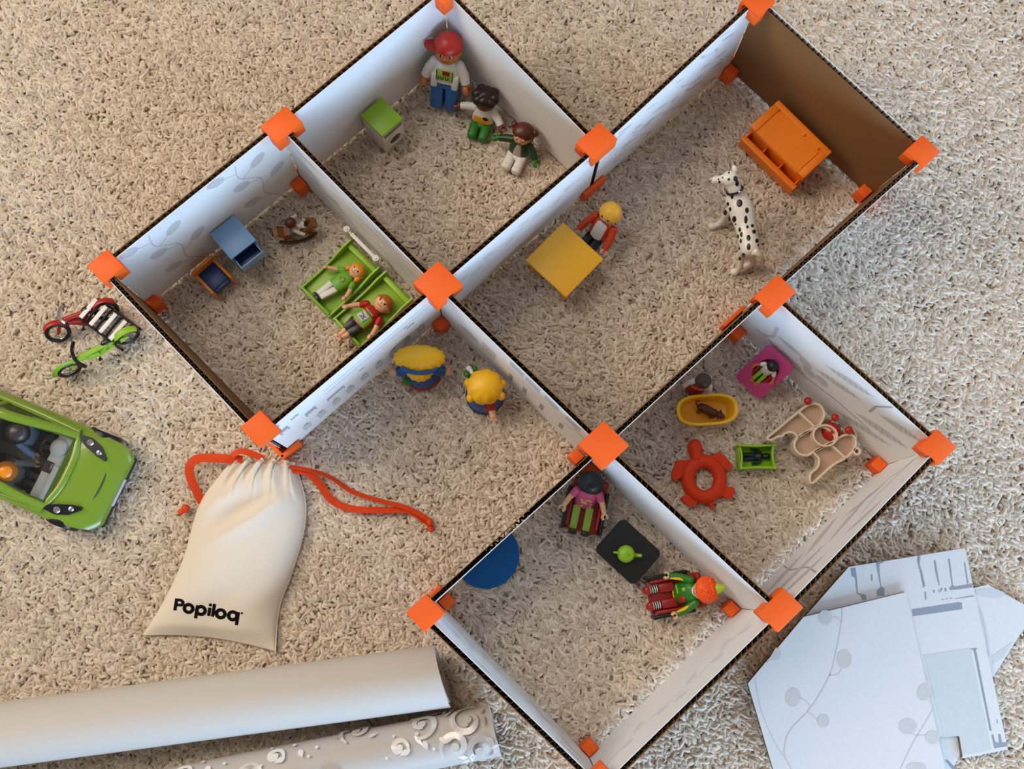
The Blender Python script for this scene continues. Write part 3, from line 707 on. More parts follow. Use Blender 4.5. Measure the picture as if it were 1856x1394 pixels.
def face(c, r, par, smile=True, col=None):
    cx, cy, cz = c
    for s in (1, -1):
        MB().ball((s * r * .36, cy - r * .88, cz + r * .06), (r * .11, r * .1, r * .14), 10).build('eye', BLACK, par)
    MB().ball((cx, cy - r * .98, cz - r * .16), (r * .10, r * .1, r * .1), 10).build('nose', par.data.materials[0], par)
    if smile:
        pts = [(cx + r * .36 * math.sin(t), cy - r * (.9 - .05 * abs(t)), cz - r * (.30 + .16 * math.cos(t))) for t in [-1 + .25 * k for k in range(9)]]
        MB().tube(pts, r * .035, 6).build('mouth', DRED, par)
def figure(name, label, cat, mtx, top, legs, shoes, hair, skin=SKIN, sleeve=None, seated=False, scale=1, arms=((.35, -.25), (.35, -.25)), short=False, shirt=None, hairfn=None, shorts=None, legspread=.0, legx=.5, legcut=0, beard=None, group=None, collar=None, hatless=False):
    """Jointed toy figure in cm, feet at z = 0 (seated: seat at z = 0), facing -y, 7.4 cm tall at scale 1. arms: (outward, forward) swing of the left and right arm."""
    o = thing(name, label, cat, mtx=mtx, sc_=scale, group=group)
    hz = 0.45 if seated else 2.9
    for s in (1, -1):
        lm = Matrix.Translation((s * legx, 0, hz)) @ (Matrix.Rotation(-PI / 2, 4, 'X') if seated else Matrix()) @ Matrix.Rotation(s * legspread, 4, 'Y')
        g = MB(); g.box((0, 0, -.7 if shorts else -1.15), (.86 if shorts else .74, .9 if shorts else .80, 1.6 if shorts else 2.5), .16, taper=(1.1, 1.1)); g.bm.transform(lm)
        lg = g.build('leg', shorts or legs, o)
        if shorts:
            g = MB(); g.tube([(0, 0, -1.3), (0, -.02, -2.6)], [.33, .28], 12); g.bm.transform(lm); g.build('shin', skin, lg)
        g = MB(); g.box((0, -.14, -2.66), (.84, 1.2, .5), .2); g.bm.transform(lm); g.build('shoe', shoes, lg)
    MB().loft([(hz - .15, 1.0, .58, 0), (hz + .3, 1.04, .62, 0), (hz + 1.3, 1.06, .68, 0), (hz + 2.0, .98, .62, 0), (hz + 2.3, .72, .5, 0), (hz + 2.5, .4, .36, 0)]).build('torso', top, o)
    if shirt: MB().loft([(hz + .1, .62, .2, -.5), (hz + 1.3, .66, .2, -.54), (hz + 2.1, .6, .2, -.46), (hz + 2.35, .36, .18, -.36)], 12).build('shirt_front', shirt, o)
    for s, (ou, fw) in ((1, arms[0]), (-1, arms[1])):
        sh = V(s * 1.12, 0, hz + 2.0); d = V(s * math.sin(ou), -math.sin(fw) * math.cos(ou), -math.cos(ou) * math.cos(fw))
        el, wr = sh + d * 1.05 + V(s * .06, 0, 0), sh + d * 2.0 + V(0, -.16, 0)
        if short:
            a = MB().tube([sh - d * .1, sh + d * .7], [.42, .40], 12).ball(sh, .42, 14).build('sleeve', sleeve or top, o)
            MB().tube([sh + d * .5, el, wr], [.30, .29, .25], 12).build('forearm', skin, a)
        else:
            a = MB().ball(sh, .42, 14).tube([sh, el, wr], [.42, .38, .33], 12).build('arm', sleeve or top, o)
        hand_clip(wr, (wr - el), skin, a)
    if collar: MB().lathe([(.5, hz + 2.3), (.56, hz + 2.42), (.42, hz + 2.6)], seg=18).build('collar', collar, o)
    hc = (0, 0, hz + 3.35)
    h = MB().ball(hc, (.98, .95, .98), 24).tube([(0, 0, hz + 2.3), (0, 0, hz + 2.8)], .42, 12).build('head', skin, o)
    face(hc, .97, h)
    if hairfn: hairfn(o, hc)
    elif hair: hair_cap(hc, 1.1, hair, o, bumps=.04)
    if beard: MB().ball((0, -.42, hz + 2.72), (.72, .52, .5), 14).build('beard', beard, o)
    return o
def recline(o, a, hz):
    T_ = Matrix.Translation((0, .003, (hz - .2) * .01)) @ Matrix.Rotation(-a, 4, 'X') @ Matrix.Translation((0, 0, -(hz - .2) * .01))
    for c in o.children:
        if c.name.split('.')[0] not in ('leg', 'hips', 'sock', 'shoe_tip'): c.matrix_basis = T_
    return o
def on(p, z, rz, tilt=0, lean=0):
    """Placement at point p, height z; heading rz (0 faces the bottom of the picture); tilt leans it backward."""
    return Matrix.Translation((p.x * .01, p.y * .01, z * .01)) @ Matrix.Rotation(rz, 4, 'Z') @ Matrix.Rotation(-tilt, 4, 'X')
def put(o, m):
    s = o.scale[0]; o.matrix_world = m @ Matrix.Scale(s, 4); return o
def fig(m, *a, **k):
    o = figure(*a[:3], Matrix(), *a[3:], **k); return put(o, m)
def head_to(p, q):
    """Heading so that the figure's down direction (head p to feet q) points along the picture."""
    return math.atan2(q.y - p.y, q.x - p.x) + PI / 2
def lying(ph, pf, z, hgt):
    """Lies on its back, crown at pixel ph, feet at pixel pf."""
    a, b = at(*ph, z), at(*pf, z); d = b - a
    return Matrix.Translation((b.x * .01, b.y * .01, z * .01)) @ Matrix.Rotation(math.atan2(d.y, d.x) + PI / 2, 4, 'Z') @ Matrix.Rotation(-PI / 2, 4, 'X')
# --- lying in the beds
LIMEP = pl('leaf_green_plastic', (112, 172, 46))
def wavy(o, hc): hair_cap(hc, 1.12, HAIRY, o, front=.3, bumps=.08); [MB().ball((s * .95, -.1, hc[2] - .55), (.34, .4, .5), 12).build('curl', HAIRY, o) for s in (1, -1)]
o = fig(lying((668, 478), (572, 541), 1.4, 5), 'toy_boy', 'blond toy boy in green shirt and white trousers lying in a lime bed', 'toy figure', LIMEP, WHITE, BLACK, HAIRY, short=True, scale=.76, arms=((.55, .1), (.75, .1)), hairfn=wavy, legspread=.10)
MB().lathe([(.3, 0), (.38, .05), (.3, .1)], (0, -.72, 4.1), 16, Matrix.Rotation(PI / 2, 3, 'X')).build('badge', GREEN, o)
o = fig(lying((722, 530), (610, 616), 1.55, 7), 'toy_man', 'brown-haired toy man in red and green shirt and black shorts lying in a lime bed', 'toy figure', RED, BLACK, SKIN, HAIRB, short=True, shorts=BLACK, scale=.90, arms=((.5, .12), (.5, .1)), legspread=.14)
MB().loft([(2.9, .98, .18, -.5), (4.2, .96, .2, -.56), (4.35, .6, .1, -.6)], 14).build('shirt_panel', LIMEP, o)
MB().box((-.1, -.76, 3.75), (1.0, .06, .95), .02, mtx=rotm(0, .12, 0)).build('shirt_print', pl('pale_grey_plastic', (196, 198, 200)), o)
for k, (x, z, a, l) in enumerate(((-.3, 3.9, .2, .5), (-.05, 3.75, -.5, .55), (.1, 3.6, .9, .4), (-.2, 3.5, 0, .5))): MB().box((x, -.8, z), (l, .04, .09), 0, mtx=rotm(0, a, 0)).build('print_stroke', BLACK, o)
MB().box((0, -.74, 4.55), (1.2, .08, .18), .02).build('shirt_stripe', pl('khaki_plastic', (150, 138, 100)), o)
# --- blond figure at the yellow table
def bowl_(o, hc): hair_cap((0, .05, hc[2] + .05), 1.13, pl('bright_blond_plastic', (250, 182, 44)), o, front=.05, low=-.3)
p = at(1078, 431, 2.0)
o = fig(on(p, 1.5, head_to(at(1097, 388, 5), at(1066, 436, 2)), 0), 'toy_waiter', 'blond toy figure in rust jacket and white shirt at the yellow table', 'toy figure', BRICK, BLACK, BLACK, None, hairfn=bowl_, shirt=WHITE, arms=((.25, .55), (.3, .5)), seated=True, scale=1.0)
recline(o, .42, .45)
st = thing('toy_stool', 'low dark stool under the blond figure at the yellow table', 'stool', (p.x, p.y, 0))
MB().lathe([(0, 1.68), (.75, 1.68), (.8, 1.6), (.75, 1.45), (.3, 1.4)], seg=20).build('seat', BLACK, st)
MB().lathe([(.28, 1.5), (.25, .3), (.7, .12), (.72, 0), (0, 0)], seg=20).build('pedestal', BLACK, st)
# --- woman in pink in the lounge chair
def bob(o, hc): hair_cap((0, .12, hc[2] + .02), 1.22, BLACK, o, front=-.25, low=-.62, squash=(1.1, 1, .95))
PT = pl('pink_blouse_plastic', (212, 88, 130)); LG = pl('olive_lime_plastic', (148, 176, 56))
a, b = at(1064, 885, 1.3), at(1049, 960, 1.3); c = (a * .54 + b * .46)
o = fig(on(c, 1.15, LC1[1] + PI / 2, 0), 'toy_woman', 'black-haired toy figure in dotted pink top seated in a lounge chair', 'toy figure', PT, LG, DBROWN, None, hairfn=bob, short=True, seated=True, arms=((.5, .7), (.5, .7)), scale=.92, legx=.66)
for k in range(26):
    r_ = random.Random(k); x = r_.uniform(-.75, .75); z = r_.uniform(.55, 2.1)
    MB().ball((x * .85, -.70, z + .2 if z < 1.9 else 1.4), (.11, .06, .07), 8).build('dot', pl('peach_plastic', (250, 190, 130)), o)
recline(o, .55, .45)
# --- clown
def clown_hat(o, hc):
    hair_cap(hc, 1.12, pl('clown_hair_orange', (250, 88, 20), .6), o, front=.3, low=-.45, bumps=.1)
    h = MB().ball((0, .15, hc[2] + .35), (1.32, 1.3, .95), 26).build('wig', pl('clown_hair_orange', (250, 88, 20), .6), o)
    for k in range(46):
        r_ = random.Random(k + 50); t, f = r_.uniform(0, 2 * PI), r_.uniform(.0, 1.3)
        MB().ball((1.3 * math.sin(f) * math.cos(t), .15 + 1.28 * math.sin(f) * math.sin(t), hc[2] + .35 + .93 * math.cos(f)), .15, 8).build('curl', h.data.materials[0], h)
    MB().lathe([(0, .0), (.56, .02), (.52, .25), (.3, .62), (.14, .9), (0, .95)], (.05, .75, hc[2] + 1.1), 20, rotm(-.35, 0, 0)).build('hat', pl('hat_green', (168, 196, 44)), o)
a, b = at(1252, 1070, 1.3), at(1174, 1085, 1.3); c = a * .6 + b * .4
o = fig(on(c, 1.15, LC2[1] + PI / 2, 0), 'toy_clown', 'clown figure in green jacket with orange curly wig seated in a lounge chair', 'toy figure', DGREEN, DRED, RED, None, hairfn=clown_hat, seated=True, arms=((.4, .75), (.4, .75)), scale=.92, legx=.78, collar=WHITE, shorts=DRED)
for s in (1, -1):
    st_ = MB().tube([(s * .78, -1.5, .45), (s * .8, -2.5, .42)], .36, 14).build('sock', BLACK, o)
    for k in range(4): MB().lathe([(.365, -.05), (.385, 0), (.365, .05)], (s * .79, -1.65 - k * .22, .45), 14, Matrix.Rotation(PI / 2, 3, 'X')).build('stripe', WHITE, st_)
    MB().ball((s * .82, -2.75, .5), (.36, .36, .5), 14).build('shoe_tip', RED, o)
    MB().tube([(s * 1.25, -.42, 2.3), (s * 1.55, -1.0, 1.75), (s * 1.7, -1.5, 1.25)], [.16, .2, .14], 8, flat=.8).build('arm_trim', YELLOW, o)
MB().ball((.55, -.68, 1.5), (.34, .14, .42), 14).build('apple_print', RED, o)
MB().ball((-.35, -.66, 1.9), (.2, .1, .26), 12).build('leaf_print', GREEN, o)
MB().box((-.45, -.62, 1.0), (.9, .1, .2), .03).build('belt_print', GREEN, o)
MB().tube([(-.6, -.62, .45), (0, -.7, .42), (.6, -.62, .45)], .07, 8).build('hem', YELLOW, o)
recline(o, .62, .45)
# --- child in the pink armchair
def cap_(o, hc): hair_cap((0, .05, hc[2]), 1.12, BLACK, o, front=.15, low=-.4)
bpy.context.view_layer.update()
o = fig(PINKC.matrix_world @ Matrix.Translation((-.001, 0, -.0052)) @ Matrix.Rotation(-PI / 2, 4, 'Z'), 'toy_child', 'tiny black-haired child in green trousers sitting in the tilted pink seat', 'toy figure', WHITE, GREEN, TAN, None, skin=TAN, hairfn=cap_, seated=True, arms=((.6, .5), (.6, .5)), scale=.52, short=True)
recline(o, 1.0, .45)
MB().box((0, -1.3, .9), (.3, 2.2, .12), .04).build('tie', BLACK, o)
# --- baby on rocking horse
def horse():
    c, rz, L_ = frame((498, 428), (578, 408), 1.2)
    o = thing('toy_rocking_horse', 'brown toy rocking horse ridden by a baby figure', 'rocking horse', (c.x, c.y, 0), rz)
    WOODT = pl('tan_wood_plastic', (150, 92, 46)); DW = pl('dark_wood_plastic', (66, 32, 18))
    out = [(-1.9, 1.9), (-2.15, 2.3), (-1.75, 2.35), (-1.2, 1.75), (0, 1.6), (.9, 1.75), (1.25, 2.5), (1.45, 2.9), (1.7, 2.5), (2.15, 2.05), (2.0, 1.75), (1.55, 1.75), (1.3, 1.1), (1.5, .4), (1.1, .4), (.8, .95), (-.8, .95), (-1.1, .4), (-1.5, .4), (-1.35, 1.1)]
    b = MB().prism(out, -.42, .42, .1, Matrix.Translation((0, 0, 0)) @ Matrix.Rotation(PI / 2, 4, 'X')).build('body', WOODT, o)
    MB().tube([(1.0, 0, 1.8), (1.25, 0, 2.55), (1.45, 0, 2.95)], [.2, .3, .16], 10).build('mane', DW, b)
    MB().tube([(-1.75, 0, 2.0), (-2.2, 0, 1.9), (-2.35, 0, 1.4)], [.14, .2, .1], 10).build('tail', DW, b)
    for s in (1, -1):
        MB().tube([(2.2 * math.sin(t), s * .75, 2.9 - 2.72 * math.cos(t * .98)) for t in [-.95 + 1.9 * k / 12 for k in range(13)]], .17, 8).build('rocker', DW, o)
    MB().box((-.1, 0, 1.7), (1.1, .95, .2), .08).build('saddle', pl('teal_plastic', (50, 76, 74)), o)
    def bald(oo, hc): hair_cap((0, .1, hc[2]), 1.1, BROWN, oo, front=.1, low=-.35)
    f = fig(Matrix.Translation((c.x * .01, c.y * .01, .0165)) @ Matrix.Rotation(rz + PI / 2 + .15, 4, 'Z') @ Matrix.Translation((0, .001, 0)), 'toy_baby', 'baby figure in white with brown hair riding the rocking horse', 'toy figure', pl('rose_plastic', (206, 110, 100)), WHITE, pl('pale_yellow_plastic', (226, 210, 120)), None, hairfn=bald, sleeve=WHITE, arms=((.5, .7), (.5, .7)), scale=.5, skin=TAN, legspread=.42, seated=True)
horse()
# --- figure by the panel, next to the bathtub
p = at(1257, 705, 0)
def brown_bob(o, hc): hair_cap((0, .05, hc[2] + .03), 1.16, pl('umber_plastic', (72, 46, 32)), o, front=.0, low=-.5)
o = fig(on(p, 0, -.25, .0), 'toy_girl', 'brown-haired toy figure in red dress leaning by the yellow bathtub', 'toy figure', RED, RED, WHITE, None, hairfn=brown_bob, sleeve=WHITE, arms=((.35, .0), (.4, .2)), scale=.66)
MB().loft([(.7, 1.5, 1.1, 0), (1.8, 1.25, .9, 0), (3.2, 1.05, .7, 0)], 20, 2).build('skirt', RED, o)
MB().loft([(3.1, 1.1, .74, 0), (4.0, 1.12, .76, 0)], 18).build('waistband', pl('salmon_plastic', (216, 120, 104)), o)

# --- chunky block figures in the washing machine room
def block(m, name, label, jacket, legs, skin, seated, hairf, hands=None, arms=((.5, .15), (.5, .15)), scale=1, cuffs=None, feet=None):
    o = thing(name, label, 'toy figure', sc_=scale); put(o, m)
    hz = .55 if seated else 2.5
    hp = MB().box((0, 0, hz + .1), (2.3, 1.4, .9), .25, seg=3).build('hips', legs, o)
    for s in (1, -1):
        g = MB()
        if seated: g.box((s * .62, -1.0, .58), (1.1, 2.1, 1.12), .42, seg=4)
        else: g.box((s * .62, -.02, 1.2), (1.08, 1.35, 2.4), .22, seg=3)
        lg = g.build('leg', legs, o)
        if feet: MB().box((s * .62, -1.75, .62), (1.12, .85, 1.2), .4, seg=4).build('boot', feet, lg)
    MB().loft([(hz + .35, 1.22, .78, 0), (hz + .9, 1.2, .8, 0), (hz + 1.8, 1.0, .7, 0), (hz + 2.2, .7, .55, 0), (hz + 2.35, .5, .45, 0)]).build('torso', jacket, o)
    for s, (ou, fw) in ((1, arms[0]), (-1, arms[1])):
        sh = V(s * .98, 0, hz + 1.85); d = V(s * math.sin(ou), -math.sin(fw) * math.cos(ou), -math.cos(ou) * math.cos(fw))
        a = MB().ball(sh, .46, 14).tube([sh, sh + d * .8 + V(s * .12, 0, 0), sh + d * 1.55 + V(s * .08, -.1, 0)], [.46, .45, .40], 12).build('arm', jacket, o)
        w_ = sh + d * 1.6 + V(s * .08, -.1, 0)
        hd = MB().ball(w_ + d * .12, .33, 12).build('wrist', hands or skin, a)
        hand_clip(w_ + d * .12, d, hands or skin, hd, 1.25)
    hc = (0, 0, hz + 3.2)
    h = MB().lathe([(0, -.95), (.75, -.9), (.98, -.6), (1.02, 0), (1.0, .5), (.8, .85), (0, .95)], hc, 26).build('head', skin, o)
    for s in (1, -1):
        e = MB().ball((s * .38, -.95, hc[2] + .08), (.15, .08, .2), 10).build('eye', WHITE, h)
        MB().ball((s * .38, -1.02, hc[2] + .06), (.09, .05, .13), 8).build('pupil', BLACK, h)
        MB().ball((s * 1.02, 0, hc[2] - .05), (.12, .2, .24), 10).build('ear', skin, h)
    MB().ball((0, -1.03, hc[2] - .15), .13, 10).build('nose', skin, h)
    MB().tube([(.35 * math.sin(t), -.98 + .04 * abs(t), hc[2] - .34 - .16 * math.cos(t)) for t in [-1 + .25 * k for k in range(9)]], .04, 6).build('mouth', DRED, h)
    hairf(o, hc)
    return o, hz
def red_cap(o, hc):
    c = MB(); t = bmesh.new(); bmesh.ops.create_uvsphere(t, u_segments=28, v_segments=18, radius=1)
    bmesh.ops.delete(t, geom=[f for f in t.faces if f.calc_center_median().z < -.05], context='FACES'); bmesh.ops.solidify(t, geom=t.faces[:], thickness=.1)
    c._add(t, Matrix.Translation((hc[0], hc[1] + .05, hc[2] + .28)) @ Matrix.Diagonal((1.22, 1.28, 1.15, 1)))
    cp = c.build('cap', RED, o)
    MB().prism([(p.x, p.y) for p in smooth([(.9, -.3, 0), (1.7, -.25, 0), (1.95, .25, 0), (1.6, .75, 0), (.85, .8, 0)], 3, True)], -.06, .08, .03, Matrix.Translation((0, 0, hc[2] + .3)) @ Matrix.Rotation(PI, 4, 'Z')).build('brim', RED, cp)
    MB().box((0, .8, hc[2] - .15), (1.6, .5, .9), .2).build('hair', DBROWN, o)
a, b = at(806, 194, 0), at(807, 80, 5.6)
o, hz = block(Matrix.Translation((a.x * .01, a.y * .01, .004)) @ Matrix.Rotation(-.22, 4, 'Z') @ Matrix.Rotation(-.40, 4, 'X'), 'toy_block_boy', 'chunky toy boy in red cap, white jacket and blue trousers leaning in the corner', WHITE, pl('denim_blue_plastic', (44, 104, 170)), TAN, False, red_cap, arms=((.42, .12), (.42, .12)), scale=1.2)
MB().box((0, -.80, hz + 1.25), (1.3, .1, 1.05), .04).build('shirt_print', pl('pale_lime_print', (170, 200, 80)), o)
MB().box((.12, -.86, hz + 1.5), (.6, .06, .42), .02).build('print_mark', DRED, o)
for k, x in enumerate((-.5, -.3, -.12, .1, .3)): MB().box((x, -.86, hz + .98), (.1, .05, .36), .02, mtx=rotm(0, .2 * (-1) ** k, 0)).build('print_stroke', DGREEN, o)
for s in (1, -1):
    MB().box((s * .86, -.55, hz + .55), (.55, .62, 1.3), .14).build('jacket_flap', WHITE, o); MB().box((s * .66, -.86, hz + 1.25), (.06, .05, 1.0), .01).build('print_edge', BLACK, o)
def dark_hair(o, hc):
    hair_cap((0, .08, hc[2] + .12), 1.28, DBROWN, o, front=-.05, low=-.55, bumps=.12)
    for k in range(8):
        t = 2 * PI * k / 8; MB().ball((.92 * math.cos(t), .08 + .92 * math.sin(t), hc[2] + .5 + .16 * math.sin(3 * t)), (.62, .62, .62), 14).build('curl', DBROWN, o)
a, b = at(873, 245, .6), at(888, 175, 4.6)
rz = -.30
p = at(873, 219, 1.2)
o, hz = block(on(p, 0, rz, 0), 'toy_block_boy', 'chunky seated toy child with glossy black hair and green trousers', WHITE, DGREEN, pl('deep_brown_skin_plastic', (122, 62, 34)), True, dark_hair, hands=pl('deep_brown_skin_plastic', (122, 62, 34)), arms=((.8, .7), (1.35, .1)), scale=.92)
MB().loft([(hz + .5, .95, .1, -.75), (hz + 1.0, .95, .1, -.78), (hz + 1.35, .8, .1, -.72)], 14).build('shirt_print', pl('orange_print', (236, 166, 40)), o)
MB().ball((.42, -.8, hz + 1.25), (.34, .1, .26), 12).build('print_mark', DBROWN, o)
recline(o, .3, hz)
def bun(o, hc):
    hair_cap((0, .1, hc[2] + .1), 1.25, BROWN, o, front=.22, low=-.5, squash=(1.06, 1, 1))
    for s in (1, -1): MB().ball((s * 1.25, .35, hc[2] + .55), (.42, .4, .45), 14).build('hair_bun', BROWN, o)
p = at(938, 277, 1.2)
o, hz = block(on(p, 0, -.42, 0), 'toy_block_girl', 'chunky seated toy child with brown hair buns and white trousers', DARKGREEN, WHITE, pl('peach_skin_plastic', (224, 160, 110)), True, bun, hands=DGREEN, arms=((.8, .6), (1.25, .2)), scale=.88, feet=WHITE)
MB().loft([(hz + .5, .5, .1, -.76), (hz + 1.4, .4, .1, -.74), (hz + 2.0, .25, .1, -.58)], 12).build('shirt_front', pl('grey_pink_plastic', (180, 160, 156)), o)

recline(o, .3, hz)
# --- chunky blond dolls in the hall
def blond_doll():
    p = at(766, 676, 0); o = thing('toy_doll', 'chunky doll with wide yellow hair tied with a blue band', 'doll', (p.x, p.y, 0))
    MB().lathe([(0, 0), (1.75, 0), (1.85, .3), (1.7, .55)], seg=30).build('base', RED, o)
    MB().lathe([(1.7, .5), (1.55, 1.6), (1.2, 2.7), (.8, 3.1), (0, 3.2)], seg=30).build('dress', BLUE, o)
    MB().ball((-1.3, -1.0, 1.1), (.55, .4, .5), 14).build('pocket', DGREEN, o)
    for s in (1, -1):
        a = MB().tube([(s * 1.0, -.1, 2.6), (s * 1.8, -.25, 2.4), (s * 2.2, -.3, 2.3)], [.55, .55, .5], 12).build('arm', BLUE, o)
        h = MB().ball((s * 2.55, -.3, 2.3), (.42, .38, .36), 14).build('hand', SKIN, a)
        for k in range(4): MB().tube([(s * 2.7, -.52 + .16 * k, 2.32), (s * (3.02 - .05 * abs(k - 1.5)), -.58 + .19 * k, 2.28)], [.11, .09], 8).build('finger', SKIN, h)
    MB().ball((0, -.1, 3.9), (1.3, 1.2, 1.15), 24).build('head', SKIN, o)
    h = MB()
    def hf(u, v):
        t = u * 2 * PI; f = (v - .5) * PI; n = 1 + .03 * math.sin(t * 16) * math.cos(f)
        return (2.42 * math.cos(t) * math.cos(f) * n, .5 + 1.25 * math.sin(t) * math.cos(f) * n - .0, 4.7 + 1.05 * math.sin(f))
    h.grid(hf, 96, 20); h.build('hair', YELLOW, o, weld=.001)
    def ff(u, v):
        t = PI + u * PI; f = (v - .5) * PI * .9; n = 1 + .03 * math.sin(t * 14)
        return (1.32 * math.cos(t) * math.cos(f) * n, -.35 + 1.25 * math.sin(t) * math.cos(f) * n, 4.0 + 1.0 * math.sin(f))
    MB().grid(ff, 48, 14).build('fringe', YELLOW, o)
    MB().tube([(1.55 * math.cos(t), -.42 + .52 * math.sin(t), 4.95 - .2 * math.cos(t)) for t in [PI * 1.0 + PI * k / 14 for k in range(15)]], .2, 10, flat=.8).build('hair_band', BLUE, o)
blond_doll()
def coat_doll():
    p = at(879, 717, 0); o = thing('toy_doll', 'chunky doll in a blue coat with round yellow hair and green plant', 'doll', (p.x, p.y, 0))
    MB().lathe([(0, 0), (1.7, 0), (1.8, .3), (1.75, 1.2), (1.45, 2.3), (.9, 3.0), (0, 3.1)], seg=30).build('coat', BLUE, o)
    MB().lathe([(1.72, 0), (1.9, .12), (1.8, .3)], seg=30).build('hem', NAVY, o)
    MB().box((.35, -1.5, 1.75), (1.0, .5, 1.1), .2).build('apron', RED, o)
    a = MB().tube([(.5, -1.0, 2.4), (.65, -1.8, 2.3)], [.5, .42], 12).build('sleeve', RED, o)
    h = MB().tube([(.65, -1.8, 2.3), (.8, -2.45, 2.2)], [.34, .3], 12).build('hand', SKIN, a)
    for k in range(3): MB().tube([(.62 + .16 * k, -2.4, 2.25), (.68 + .2 * k, -2.75, 2.15)], [.12, .1], 8).build('finger', SKIN, h)
    MB().ball((0, 0, 3.9), (1.25, 1.2, 1.15), 24).build('head', SKIN, o)
    def hf(u, v):
        t = u * 2 * PI; f = (-.18 + .68 * v) * PI; n = 1 + .035 * math.sin(t * 9 + 2 * math.sin(f * 3)) * math.cos(f)
        return (1.72 * math.cos(t) * math.cos(f) * n, .12 + 1.66 * math.sin(t) * math.cos(f) * n, 4.15 + 1.3 * math.sin(f))
    MB().grid(hf, 80, 20).build('hair', YELLOW, o, weld=.001)
    for x, y in ((-1.55, .5), (1.6, .4), (1.5, -.7), (-1.35, -.9)): MB().ball((x, y, 4.0), (.4, .45, .5), 12).build('curl', YELLOW, o)
    s = MB().tube([(-1.1, .9, 2.4), (-1.3, 1.4, 2.9)], [.4, .35], 10).build('arm', BLUE, o)
    g = MB().ball((-1.35, 1.75, 3.2), (.5, .55, .5), 14).build('plant', DGREEN, s)
    for x, y, z in ((-1.7, 1.45, 3.5), (-.95, 1.95, 3.4), (-1.35, 2.1, 3.3)): MB().ball((x, y, z), (.3, .34, .2), 10).build('plant_leaf', DGREEN, g)
    MB().tube([(-1.45, 1.95, 3.7), (-1.25, 1.6, 3.85), (-1.1, 1.3, 3.8)], [.24, .19, .16], 10).ball((-1.5, 1.95, 3.75), .28, 12).build('plant_flower', WHITE, s)
coat_doll()

